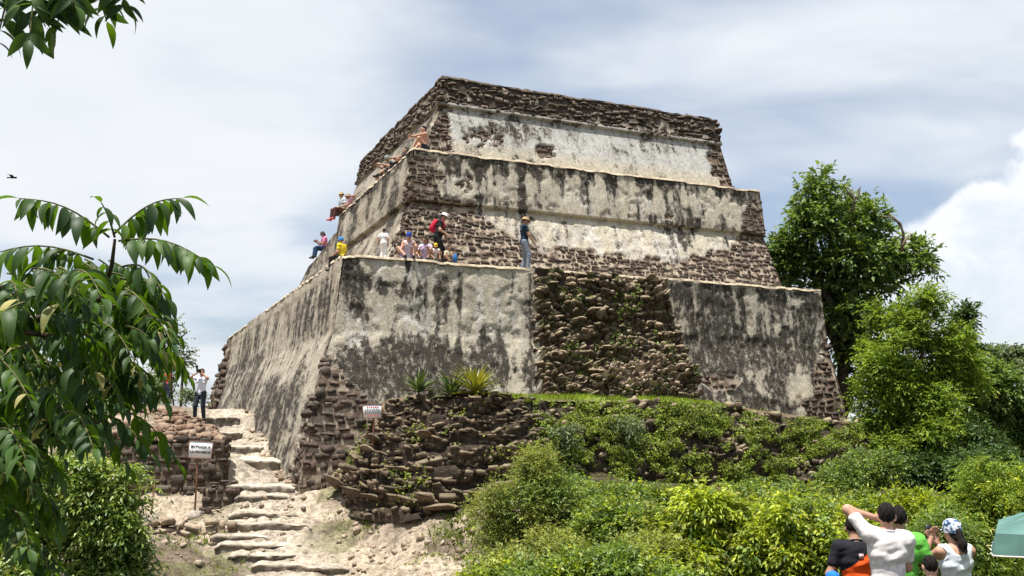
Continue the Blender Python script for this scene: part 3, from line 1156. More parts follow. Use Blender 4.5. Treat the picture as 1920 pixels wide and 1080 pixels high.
Vw, Fw = join([(V1, F1), (V2, F2)])
obj('stairway_side_wall', mesh_np('stairway_side_wall', loc(Vw), Fw, M['plaster_side'], col=np.concatenate([c_.reshape(-1, 3), np.tile((.3, .25, .18), (len(V2), 1))]), attrs={'stain': np.concatenate([d_.ravel(), np.full(len(V2), -1.0)])}), pyramid)


# --- stones of the exposed courses
def keep_on(face, fn, side='R', extra=None):
    def k(u, t):
        P = face.point(u, t)
        px, py, d = proj(pyr2w(P))
        m = fn(px, py, wall_noise(P, side), P[..., 2])
        return m if extra is None else m & extra(px, py)
    return k


def everywhere(u, v):
    return np.ones(len(u), bool)


rs = np.random.RandomState(5)
st_lower, st_mid, st_up, st_rub = [], [], [], []
k1 = keep_on(F1R, lambda a, b, q, z: exp_T1(a, b, q) & ~inpoly(a, b, T1_RUBBLE))
st_lower += courses(F1R.surf, -.05, 4.2, 0.5, 5.2, (.15, .3), (.18, .5), k1, rs, .2, .025, .035, .12, .05)
st_lower += courses(F1R.surf, 9.5, F1R.L + .02, 1.5, 7.3, (.13, .24), (.18, .42), k1, rs, .2, .03, .04, .15, .04)
st_lower += courses(F1L.surf, -.02, 1.7, 0.5, 5.2, (.18, .3), (.2, .45), keep_on(F1L, lambda a, b, q, z: exp_T1(a, b, q), 'L'), rs, .24, .03, .045, .14, .05)
st_lower += courses(F1L.surf, 24.0, F1L.L + .2, 1.5, 7.4, (.25, .5), (.35, .7), keep_on(F1L, lambda a, b, q, z: z > -5, 'L', lambda a, b: a < 424), rs, .5, .16, .03, .2, .05)
krub = keep_on(F1R, lambda a, b, q, z: inpoly(a, b, T1_RUBBLE))


def rub_surf(u, t):
    P = F1R.point(u, t)
    px, py, _ = proj(pyr2w(P))
    off = paint_T1R(px, py, P, u, t)[-1]
    n = F1R.normal(t)
    return P + n * off[:, None], n * .8 + np.array([0, 0, .35])


st_rub += courses(rub_surf, 5.0, 12.2, 2.6, 7.32, (.06, .15), (.1, .38), krub, rs, .26, .11, .0, .3, .05, .05)
k2 = keep_on(F2R, lambda a, b, q, z: exp_T2(a, b, q))
st_mid += courses(F2R.surf, -.02, F2R.L + .02, .25, 2.62, (.08, .19), (.1, .36), k2, rs, .14, .02, .03, .12, .04, .06)
st_mid += courses(F2R.surf, -.02, F2R.L + .02, 2.86, 4.45, (.08, .19), (.1, .36), k2, rs, .14, .02, .03, .12, .04, .06)
st_mid += courses(F2L.surf, -.02, 1.0, .3, 4.4, (.12, .22), (.16, .4), keep_on(F2L, lambda a, b, q, z: z > 0, 'L', lambda a, b: rs.rand(len(a)) < .8), rs, .14, .02, .03, .12, .04, .1)
k3 = keep_on(F3R, lambda a, b, q, z: exp_T3(a, b, q, z))
st_up += courses(F3R.surf, -.02, F3R.L + .02, .1, 2.18, (.09, .22), (.1, .36), k3, rs, .14, .02, .03, .12, .04, .06)
fr = []
fr += courses(F3R.surf, -.02, F3R.L + .02, 2.58, 3.58, (.1, .22), (.12, .44), everywhere, rs, .2, .04, .03, .2, .05, .2)
fr += courses(F3L.surf, -.02, F3L.L, 2.58, 3.58, (.1, .24), (.15, .5), everywhere, rs, .2, .045, .03, .2, .05, .2)
fr += courses(F3R.surf, 0, F3R.L, 3.56, 3.62, (.12, .26), (.2, .5), everywhere, rs, .34, .0, .02, .2, .05, .3)
fr += courses(F3L.surf, 0, F3L.L, 3.56, 3.62, (.12, .26), (.2, .6), everywhere, rs, .34, .0, .02, .2, .05, .35)


def locp(pl):
    return [(p - ORG, R_, s_) for p, R_, s_ in pl]


wl = lambda P: pyr2w(P + ORG)
lay(lower, locp(st_lower), M['stone'], 300, 'stone', 'small_stones', world=wl)
lay(obj('collapsed_stair_rubble', None, pyramid), locp(st_rub), M['stone_moss'], 300, 'stone', 'small_stones', world=wl)
st_pale = courses(rub_surf, 5.0, 12.2, 2.6, 7.32, (.05, .12), (.09, .28), keep_on(F1R, lambda a, b, q, z: (blob(a, b, 1195, 714, 70, 28) * (q[1] + .5) > .3) | (blob(a, b, 1222, 535, 24, 36) * (q[1] + .5) > .42)), rs, .26, .2, .02, .25, .05, .1)
lay(obj('pale_rubble', None, pyramid), locp(st_pale), M['stone_tan'], 100, 'stone', 'small_stones', world=wl)
lay(middle, locp(st_mid), M['stone'], 300, 'stone', 'small_stones', world=wl)
lay(upper, locp(st_up), M['stone'], 140, 'stone', 'small_stones', world=wl)
lay(obj('stone_frieze', None, pyramid), locp(fr), M['stone_dark'], 260, 'stone', 'small_stones', world=wl)
print('stones', len(st_lower), len(st_rub), len(st_mid), len(st_up), len(fr))

# ------------------------------------------------------------------ stairs cut and laid up to the pyramid
def slab(name, Lp, Rp, back, th, seed, mat, base, nx=64, ny=12, wob=0.07, parent=None):
    """a worn step: front edge from Lp to Rp, running back (metres), th thick"""
    r = np.random.RandomState(seed)
    Lp, Rp = np.asarray(Lp, float), np.asarray(Rp, float)
    ax = Rp - Lp; W_ = np.linalg.norm(ax[:2]); ax = ax / W_
    bk = np.array([-ax[1], ax[0], 0]); bk /= np.linalg.norm(bk)
    prof = [(0.02, -th), (.03, -th * .8), (.0, -th * .6), (.03, -th * .4), (-0.01, -th * .22), (-0.015, -.02), (.012, 0.0)] + [(back * k / ny, 0.0) for k in range(1, ny + 1)] + [(back, -th)]
    u = np.linspace(0, 1, nx)
    V, C = [], []
    p = Lp + ax * (u * W_)[:, None]
    e = vnoise(np.stack([p[:, 0] * 2.2, p[:, 1] * 2.2, np.full(nx, seed * 3.1)], 1), seed) - .5
    side = np.minimum(u, 1 - u)
    rnd_ = -0.05 * np.maximum(0, 1 - side * 14)
    for i, (b, z) in enumerate(prof):
        e2 = vnoise(np.stack([p[:, 0] * 7 + b * 3, p[:, 1] * 7, np.full(nx, seed * 1.7 + i)], 1), seed + 5) - .5
        rise = 0.028 * b if b > .2 else 0
        f = 1 if b < back * .8 else 0
        Q = p + bk * (b + (e * wob * 3.2 + e2 * .11) * f)[:, None]
        Q[:, 2] += z + rise + e * .05 + e2 * (.05 if b >= .01 or z < -.03 else .02) + rnd_
        V.append(Q)
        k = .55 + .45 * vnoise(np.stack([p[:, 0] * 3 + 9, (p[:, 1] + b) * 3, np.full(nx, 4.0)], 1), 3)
        ri = 1.0 if z == 0 else .5 + .3 * (z > -.03)  # shade on the riser put into the colour: darker below the tread edge
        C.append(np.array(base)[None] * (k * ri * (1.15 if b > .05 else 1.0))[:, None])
    V, C = np.concatenate(V), np.concatenate(C)
    n, m = len(prof), nx
    F = grid_faces(n, m)
    c0 = np.arange(n) * m
    nV = len(V)
    V = np.concatenate([V, V[c0].mean(0)[None], V[c0 + m - 1].mean(0)[None]])
    C = np.concatenate([C, C[:2]])
    T_ = [(nV, c0[i], c0[(i + 1) % n]) for i in range(n)] + [(nV + 1, c0[(i + 1) % n] + m - 1, c0[i] + m - 1) for i in range(n)]
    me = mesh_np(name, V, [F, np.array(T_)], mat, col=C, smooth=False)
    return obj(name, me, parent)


s0 = W(500, 1075, 19.0)
stairs = thing('stone_stairs', 'worn pale stone steps climbing the dusty slope to the pyramid', 'stairs', (0, 0, 0))
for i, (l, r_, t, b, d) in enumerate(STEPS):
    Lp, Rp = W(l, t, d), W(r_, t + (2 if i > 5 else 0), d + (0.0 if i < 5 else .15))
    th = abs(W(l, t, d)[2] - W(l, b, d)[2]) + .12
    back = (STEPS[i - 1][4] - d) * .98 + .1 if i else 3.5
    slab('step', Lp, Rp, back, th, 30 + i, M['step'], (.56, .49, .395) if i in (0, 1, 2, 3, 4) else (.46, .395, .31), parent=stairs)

# ------------------------------------------------------------------ ruled rubble walls (bluff below the corner, terrace wall)
def resample(pts, step):
    pts = np.asarray(pts, float)
    n = len(pts)
    out = []
    for i in range(n - 1):
        p0, p1, p2, p3 = pts[max(i - 1, 0)], pts[i], pts[i + 1], pts[min(i + 2, n - 1)]
        for t in np.linspace(0, 1, 12, endpoint=False):
            out.append(0.5 * ((2 * p1) + (-p0 + p2) * t + (2 * p0 - 5 * p1 + 4 * p2 - p3) * t * t + (-p0 + 3 * p1 - 3 * p2 + p3) * t ** 3))
    out.append(pts[-1])
    return np.array(out)


class Ruled:
    def __init__(s, top, foot, bulge=0.15, seed=0, strata=0.2, relief=0.25):
        s.T, s.B = resample(top, .1), resample(foot, .1)
        mid = (s.T + s.B) / 2
        s.u = np.concatenate([[0], np.cumsum(np.linalg.norm(np.diff(mid, axis=0), axis=1))])
        s.L, s.H = s.u[-1], np.linalg.norm(s.T - s.B, axis=1).mean()
        s.bulge, s.seed, s.strata, s.relief = bulge, seed, strata, relief

    def base(s, u, v):
        w = v / s.H
        T = np.stack([np.interp(u, s.u, s.T[:, i]) for i in range(3)], -1)
        B = np.stack([np.interp(u, s.u, s.B[:, i]) for i in range(3)], -1)
        return B + (T - B) * w[..., None]

    def nrm(s, u, v):
        e = .25
        du = s.base(np.clip(u + e, 0, s.L), v) - s.base(np.clip(u - e, 0, s.L), v)
        dv = s.base(u, v + e) - s.base(u, v - e)
        n = np.cross(du, dv)
        return n / (np.linalg.norm(n, axis=-1, keepdims=True) + 1e-9)

    def surf(s, u, v):
        P = s.base(u, v)
        n = s.nrm(u, v)
        w = np.clip(v / s.H, 0, 1)
        q = np.stack([u, v], -1)
        st = np.mod(P[..., 2] * 2.3 + (fbm(q * .5, s.seed, 3) - .5) * 3, 1.0)
        off = s.bulge * np.sin(w * math.pi) + s.strata * (st - .5) + s.relief * (fbm(q * 1.1, s.seed + 3, 4) - .5) * 2
        return P + n * off[..., None], n

    def mesh(s, name, mat, c0, c1, parent, step=.09):
        nu, nv = int(s.L / step), int(s.H / step) + 2
        Uu, Vv = np.meshgrid(np.linspace(0, s.L, nu), np.linspace(-.25, s.H, nv))
        P, _ = s.surf(Uu, Vv)
        k = sm(fbm(np.stack([Uu, Vv], -1) * 2.2, s.seed + 9, 4), .38, .6)
        c = lerp(np.broadcast_to(np.array(c0), Uu.shape + (3,)), np.array(c1), k)
        return obj(name, mesh_np(name, P.reshape(-1, 3), grid_faces(nv, nu), mat, col=c.reshape(-1, 3)), parent)


TOPB = [(676, 868, 23.3), (722, 806, 23.0), (744, 760, 22.6), (800, 744, 22.2), (880, 746, 21.8), (950, 744, 22.0), (992, 752, 23.0)]
FOOTB = [(640, 905, 22.9), (652, 935, 22.0), (680, 952, 21.2), (760, 958, 20.6), (850, 950, 20.4), (945, 930, 20.7), (1010, 905, 22.0)]
TOPT = [(992, 752, 23.4), (1100, 752, 24.6), (1200, 754, 25.4), (1300, 757, 26.2), (1400, 771, 27.0), (1500, 786, 27.8), (1600, 800, 28.4), (1690, 836, 28.8), (1720, 880, 30)]
FOOTT = [(1000, 890, 22.4), (1100, 905, 23.4), (1200, 908, 24.2), (1300, 908, 25.0), (1400, 908, 25.8), (1500, 910, 26.5), (1600, 915, 27.2), (1700, 920, 27.6), (1745, 925, 29)]
bluff = thing('rubble_bluff', 'bulging dry-stone rubble bluff below the pyramid corner, agaves growing on top', 'stone wall')
RB = Ruled([W(*p) for p in TOPB], [W(*p) for p in FOOTB], .2, 5, .3, .36)
RB.mesh('earth_core', M['dirt'], (.04, .03, .022), (.085, .064, .045), bluff)
rs2 = np.random.RandomState(8)
pl = courses(RB.surf, 0, RB.L, -.1, RB.H + .05, (.04, .115), (.08, .32), everywhere, rs2, .2, .07, .0, .24, .04, .02)
pl += courses(RB.surf, 0, RB.L * .62, -.1, RB.H * .55, (.09, .2), (.3, .85), lambda u, v: rs2.rand(len(u)) < .45 * (1 - v / RB.H), rs2, .6, .24, .0, .14, .05)
lay(bluff, pl, M['stone_moss2'], 300, 'stone', 'small_stones')
terr = thing('terrace_wall', 'long ivy-grown retaining wall of dark stones edging the grassy terrace', 'stone wall')
RT = Ruled([W(*p) for p in TOPT], [W(*p) for p in FOOTT], .15, 15, .15, .3)
RT.mesh('earth_core', M['dirt'], (.035, .03, .018), (.07, .055, .036), terr)
pl = courses(RT.surf, 0, RT.L, -.1, RT.H + .03, (.08, .22), (.12, .4), everywhere, rs2, .26, .08, .0, .3, .06, .12)
lay(terr, pl, M['stone_moss'], 260, 'stone', 'small_stones')

# terrace floor between the retaining walls and the wide face
_top = np.concatenate([RB.T[6:], RT.T[3:]])
_tp = w2pyr(_top)
nb = len(_top)
KK = np.linspace(0, 1, 14)
back_ = np.stack([np.clip(_tp[:, 0] + .4, 5.3, 26), np.full(nb, 24.25), np.where(_tp[:, 0] < 22, .95, .6)], 1)
back_[:, 2] = np.interp(_tp[:, 0], [6, 9, 12, 15, 18, 20, 22, 26], [.75, .85, .9, .84, .62, .4, .1, -.2])
Tg = _tp[None] * (1 - KK)[:, None, None] + back_[None] * KK[:, None, None]
Tg[..., 2] += .05 * np.sin(KK * math.pi)[:, None] + (fbm(Tg[..., :2] * 2, 5, 3) - .5) * .08 - .02
Tw = pyr2w(Tg)
k_ = sm(fbm(Tg[..., :2] * 1.3, 12, 3), .3, .5) * sm(Tg[..., 0], 8.5, 10) * (1 - sm(Tg[..., 0], 15, 18))
tc_ = lerp(np.broadcast_to(np.array((.16, .12, .075)), k_.shape + (3,)), np.array((.16, .2, .035)), k_)
obj('terrace', mesh_np('terrace', Tw.reshape(-1, 3), grid_faces(*k_.shape), M['dirt'], col=tc_.reshape(-1, 3)), kind='structure')

# ------------------------------------------------------------------ low stone wall beside the stairs
lw = thing('low_stone_wall', 'low dark stone wall at the left of the stairs, behind the post sign', 'stone wall')
WL_L, WL_R = W(190, 836, 23.2), W(421, 822, 23.6)
WH = W(421, 822, 23.6)[2] - W(421, 985, 23.0)[2]


class Plane2:
    def __init__(s, A, B, h, batter=.06):
        s.A, s.B, s.h = A, B, h
        s.L = np.linalg.norm((B - A)[:2]); s.t = (B - A) / s.L
        s.n = np.array([s.t[1], -s.t[0], 0]); s.n /= np.linalg.norm(s.n)
        s.b = batter

    def surf(s, u, v):
        P = s.A + u[:, None] * s.t + np.stack([0 * u, 0 * u, v - s.h], 1) + s.n * ((s.h - v) * s.b)[:, None]
        return P, np.tile(s.n + np.array([0, 0, s.b]), (len(u), 1))


def core_box(A, B, h, th, name, parent, c=(.13, .1, .072), inset=.035, zoff=-.05):
    pl_ = Plane2(A, B, h)
    us = np.linspace(0, pl_.L, int(pl_.L / .1)); vs = np.linspace(-.3, h + zoff, int(h / .1) + 2)
    U_, V_ = np.meshgrid(us, vs)
    P, _ = pl_.surf(U_.ravel(), V_.ravel())
    P = P - pl_.n * inset
    e = fbm(P * 2.5, 4, 3)
    P = P + pl_.n * ((e - .5) * .1)[:, None]
    P[:, 2] += np.where(V_.ravel() > h - .3, (e - .5) * .16, 0)
    nv, nu = U_.shape
    Bk = P - pl_.n * th
    F = grid_faces(nv, nu)
    Vt, Ft = join([(P, F), (Bk, F[:, ::-1])])
    n1 = nv * nu
    capt = [((nv - 1) * nu + i, (nv - 1) * nu + i + 1, n1 + (nv - 1) * nu + i + 1, n1 + (nv - 1) * nu + i) for i in range(nu - 1)]
    cape = [(j * nu + nu - 1, n1 + j * nu + nu - 1, n1 + (j + 1) * nu + nu - 1, (j + 1) * nu + nu - 1) for j in range(nv - 1)]
    cape2 = [(j * nu, (j + 1) * nu, n1 + (j + 1) * nu, n1 + j * nu) for j in range(nv - 1)]
    Ft = Ft + [np.array(capt + cape + cape2)]
    col = np.array(c)[None] * (.6 + .9 * fbm(Vt * 5, 6, 3))[:, None]
    obj(name, mesh_np(name, Vt, [np.concatenate(Ft)], M['dirt'], col=col), parent)
    return pl_


wp = core_box(WL_L, WL_R, WH, .7, 'mortar_core', lw)
rs3 = np.random.RandomState(3)
pl = courses(wp.surf, -.05, wp.L, -.1, WH + .0, (.12, .26), (.14, .44), everywhere, rs3, .16, .03, .02, .07, .03, .02)
# end of the wall facing the stairs
end_n = wp.t
for v in np.arange(0, WH, .2):
    for k in range(3):
        p = WL_R + np.array([0, 0, v - WH + .1]) - wp.n * (.12 + k * .22)
        pl.append((p + end_n * .0, np.stack([-wp.n, np.array([0, 0, 1.0]), end_n], 1), np.array([.2, .17, .16]) * rs3.uniform(.85, 1.15, 3)))
lay(lw, pl, M['stone'], 300, 'stone', 'small_stones')
# the stepped foot of the wall that juts out towards the stairs
ft = thing('wall_footing', 'short stepped stone footing jutting towards the stairs from the low wall', 'stone wall')
FA, FB = W(380, 913, 22.75), W(438, 912, 22.75)
fp = core_box(FA, FB, 1.05, .6, 'mortar_core', ft)
pl = courses(fp.surf, 0, fp.L, 0, 1.05, (.14, .22), (.16, .36), everywhere, rs3, .2, .05, .03, .08)
lay(ft, pl, M['stone'], 100, 'stone', 'small_stones')
# kerb of rocks in front
kb = thing('rock_kerb', 'low kerb of rough rocks in front of the low wall, beside the lower steps', 'stone kerb')
KA, KB = W(262, 992, 20.6), W(440, 984, 21.0)
kp = core_box(KA, KB, .55, 1.2, 'earth_core', kb, (.42, .33, .23), .05, -.02)
pl = courses(kp.surf, 0, kp.L, -.15, .5, (.12, .26), (.16, .46), everywhere, rs3, .35, .06, .02, .2, .05)
lay(kb, pl, M['stone_tan2'], 100, 'stone', 'small_stones')

# ------------------------------------------------------------------ rubble heap behind the low wall, loose stones on the slope
def scatter_stones(n, fxy, size, rng, mat, name, label, cat, limit=0, kind=None, sink=.3, parent=None):
    pl_ = []
    for _ in range(n):
        x, y, z = fxy(rng)
        s = size[0] * (size[1] / size[0]) ** (rng.rand() ** 2.4)
        s3 = np.array([s, s * rng.uniform(.6, 1), s * rng.uniform(.4, .75)])
        a = rng.uniform(0, 6.28)
        Rm = np.array(Matrix.Rotation(a, 3, 'Z') @ Matrix.Rotation(rng.normal(0, .25), 3, 'X') @ Matrix.Rotation(rng.normal(0, .25), 3, 'Y'))
        pl_.append((np.array([x, y, z + s3[2] * (.5 - sink)]), Rm, s3))
    if parent is None and limit == 0:
        parts, rnd = [], []
        for p, Rm, s in pl_:
            k = rng.randint(len(SHAPES))
            V = (SHAPES[k][0] * s) @ Rm.T + p
            parts.append((V, SHAPES[k][1])); rnd.append(np.full(len(V), rng.rand()))
        V, F = join(parts)
        return obj(name, mesh_np(name, V, F, mat, attrs={'rnd': np.concatenate(rnd)}, smooth=False), None, label, cat, None, 'stuff')
    lay(parent, pl_, mat, limit)


rs4 = np.random.RandomState(21)


_sx, _sy = rs4.uniform(-8.2, 1.0, 9000), rs4.uniform(17.2, 23.5, 9000)
_sz = ground(_sx, _sy)
_spx, _spy, _ = proj(np.stack([_sx, _sy, _sz], 1))
_ok = (rs4.rand(9000) < .3 + .7 * (fbm(np.stack([_sx, _sy], 1) * 1.2, 66, 3) > .5)) & ~((_spx > 400) & (_spx < 600) & (_spy > 975) & (rs4.rand(9000) < .75))
_pool = iter(np.stack([_sx, _sy, _sz], 1)[_ok])


def f_slope(r):
    return next(_pool)


scatter_stones(1700, f_slope, (.02, .2), rs4, M['stone_tan'], 'loose_stones', 'loose stones and gravel strewn over the dusty slope', 'gravel')


def f_wallside(r):
    t = r.rand()
    d = 24.2 + 10 * t * t
    px = np.interp(d, [24, 27, 31.5, 36], [575, 535, 503, 470]) - r.uniform(0, 30)
    x = (px - 960) / FPX * d
    return x, d * .99, float(ground(np.array([x]), np.array([d * .99]))[0])


scatter_stones(160, f_wallside, (.05, .26), rs4, M['stone_tan'], 'fallen_stones', 'fallen stones along the foot of the side face beside the stairs', 'gravel')
heap = thing('rubble_heap', 'heap of reddish rubble stones behind the low wall by the stairs', 'rubble')


def f_heap(r):
    px, d = r.uniform(200, 415), r.uniform(23.9, 31)
    top = np.interp(px, [200, 260, 300, 350, 400, 420], [776, 770, 772, 778, 806, 825])
    k = (d - 23.9) / 6.0
    py = 826 + (top - 826) * min(1, k ** .7) + r.uniform(-3, 5)
    return tuple(W(px, py, d))


_hx = []
hg = []
for px in np.linspace(195, 418, 30):
    for d in np.linspace(23.7, 31.5, 22):
        top = np.interp(px, [200, 260, 300, 350, 400, 420], [778, 772, 774, 780, 808, 827])
        k = np.clip((d - 23.9) / 6.0, 0, 1)
        p = W(px, 830 + (top - 830) * k ** .7, d)
        p[2] += (float(fbm(p * 2, 3, 3)) - .5) * .2
        hg.append(p)
hg = np.array(hg)
obj('earth_core', mesh_np('earth_core', hg, grid_faces(30, 22)[:, ::-1], M['dirt'], col=np.tile((.22, .15, .1), (len(hg), 1))), heap)
scatter_stones(620, f_heap, (.1, .4), rs4, M['stone_red'], '', '', '', 260, parent=heap)

# ------------------------------------------------------------------ signs
FONT = None


def text_mesh(body, size, mat, parent, loc_, rot_, align='CENTER', name='lettering', bold=0.0):
    cu = bpy.data.curves.new(name, 'FONT')
    cu.body = body
    cu.size = size
    cu.align_x = align
    cu.align_y = 'CENTER'
    cu.offset = bold
    cu.extrude = 0.002
    tmp = bpy.data.objects.new('tmp_text', cu)
    COL.objects.link(tmp)
    dg = bpy.context.evaluated_depsgraph_get()
    me = bpy.data.meshes.new_from_object(tmp.evaluated_get(dg))
    bpy.data.objects.remove(tmp)
    me.name = name
    me.materials.clear(); me.materials.append(mat)
    return obj(name, me, parent, loc=loc_, rot=rot_)


M['sign_white'] = m_plain('sign_paint', (.72, .73, .74), .5, .3, .06, 9)
M['ink'] = m_plain('dark_ink', (.05, .035, .04), .6, .2, .1, 30)
M['red_ink'] = m_plain('red_ink', (.5, .08, .07), .6, .2, .1, 30)
M['rust'] = m_plain('rusty_iron', (.16, .075, .045), .85, .2, .4, 25, .3)
M['concrete'] = m_plain('concrete_block', (.36, .31, .25), .95, .1, .3, 14, .6)


def post_sign(name, label, pc, d, wpx, hpx, foot_py, lines, tilt=0.0, block=True, ink=None):
    c = W(pc[0], pc[1], d)
    f = W(pc[0], foot_py, d - .02)
    t = thing(name, label, 'sign', (c[0], c[1], f[2]))
    wm, hm = wpx / FPX * d, hpx / FPX * d
    H_ = c[2] - f[2]
    V, F = box((0, 0, H_), (wm, .025, hm))
    p = obj('panel', mesh_np('panel', V, F, M['sign_white'], smooth=False), t, rot=(0, tilt, 0))
    V, F = join([box((0, -.015, H_ + hm / 2), (wm + .02, .012, .018)), box((0, -.015, H_ - hm / 2), (wm + .02, .012, .018)),
                 box((-wm / 2, -.0155, H_), (.018, .011, hm)), box((wm / 2, -.0155, H_), (.018, .011, hm))])
    obj('frame', mesh_np('frame', V, F, M['rust'], smooth=False), p)
    V, F = tube([(0, .04, -.1), (0.005, .045, H_ * .5), (0, .035, H_ + hm * .4)], .022, 8)
    obj('post', mesh_np('post', V, F, M['rust']), t)
    for body, size, dx, dz, mt, bold in lines:
        text_mesh(body, size, mt, p, (dx, -.016, H_ + dz), (math.pi / 2, 0, 0), bold=bold)
    if block:
        V, F = box((0, .04, .0), (.26, .24, .3), .15)
        V = V + (fbm(V * 5, 3, 2) - .5)[:, None] * .05
        obj('concrete_base', mesh_np('concrete_base', V, F, M['concrete'], smooth=False), t)
    return t


sg = post_sign('entrance_sign', 'white sign reading ENTRADA A LA PIRAMIDE on a rusty post by the low wall', (370, 843), 22.35, 45, 32, 968,
               [('ENTRADA A', .086, 0, .065, M['ink'], .002), ('LA PIRAMIDE', .086, 0, -.065, M['ink'], .002)], .05)
sg2 = post_sign('notice_sign', 'small white notice with red lettering on a thin post beneath the pyramid corner', (700, 771), 21.7, 36, 26, 868,
                [], -.02, False)
_pn = [c for c in sg2.children if c.name.startswith('panel')][0]
_H2 = W(700, 771, 21.7)[2] - W(700, 868, 21.68)[2]
rl = np.random.RandomState(2)
for k, (z_, h_, w_) in enumerate([(.09, .03, .26), (.04, .016, .34), (.005, .016, .36), (-.03, .016, .33), (-.065, .016, .36), (-.105, .02, .24)]):
    x_ = -w_ / 2
    bars = []
    while x_ < w_ / 2:
        q_ = rl.uniform(.02, .06)
        bars.append(box((x_ + q_ / 2, -.0145, _H2 + z_), (q_, .003, h_)))
        x_ += q_ + .014
    V, F = join(bars)
    obj('printed_line', mesh_np('printed_line', V, F, M['red_ink'] if k in (0, 5) else M['ink'], smooth=False), _pn, kind='stuff')
b2 = W(283, 972, 21.9)
V, F = box((0, 0, .1), (.3, .26, .26), .3)
V = V + (fbm(V * 6, 8, 2) - .5)[:, None] * .06
t2 = thing('broken_post_base', 'square concrete block with a stub of rusty pole at the end of the kerb', 'post base', (b2[0], b2[1], b2[2] - .15))
obj('block', mesh_np('block', V, F, M['concrete'], smooth=False), t2)
V, F = tube([(0, 0, .15), (.02, 0, .55), (.03, .01, .95)], .02, 7)
obj('pole', mesh_np('pole', V, F, M['rust']), t2)
pp = W(340, 742, 40)
V, F = tube([(0, 0, -.6), (.01, 0, .8), (0, 0, 1.55)], [.06, .055, .05], 7)
obj('wooden_post', mesh_np('wooden_post', V, F, M['bark']), None, 'thin dark wooden post standing behind the photographer, beyond the rubble heap', 'post', loc=tuple(pp))

# ------------------------------------------------------------------ foliage
def leaf_batch(base, direc, normal, length, width, fold=.25, curl=.15, rnd=None, six=False):
    """n leaves as folded blades: base point, unit direction, rough normal"""
    n = len(base)
    side = np.cross(direc, normal)
    side /= np.linalg.norm(side, axis=1)[:, None] + 1e-9
    nn = np.cross(side, direc)
    L_, W_ = np.asarray(length)[:, None], np.asarray(width)[:, None] / 2
    if not six:
        mid = base + direc * L_ * .45
        V = np.stack([base, mid + side * W_ + nn * W_ * fold, base + direc * L_ - nn * L_ * curl, mid - side * W_ + nn * W_ * fold], 1)
        F = np.array([[0, 1, 2], [0, 2, 3]])
    else:
        m1, m2 = base + direc * L_ * .3 + nn * L_ * curl * .35, base + direc * L_ * .68 + nn * L_ * curl * .15
        V = np.stack([base, m1 + side * W_ + nn * W_ * fold, m2 + side * W_ * .85 + nn * W_ * fold, base + direc * L_ - nn * L_ * curl, m2 - side * W_ * .85 + nn * W_ * fold, m1 - side * W_ + nn * W_ * fold, m1, m2], 1)
        F = np.array([[0, 1, 6], [6, 1, 2], [6, 2, 7], [7, 2, 3], [7, 3, 4], [7, 4, 5], [6, 7, 5], [0, 6, 5]])
    k = V.shape[1]
    Fs = (F[None] + (np.arange(n) * k)[:, None, None]).reshape(-1, 3)
    r = np.repeat(rnd if rnd is not None else np.random.RandomState(1).rand(n), k)
    return V.reshape(-1, 3), Fs, r


def unit(v):
    return v / (np.linalg.norm(v, axis=-1, keepdims=True) + 1e-9)


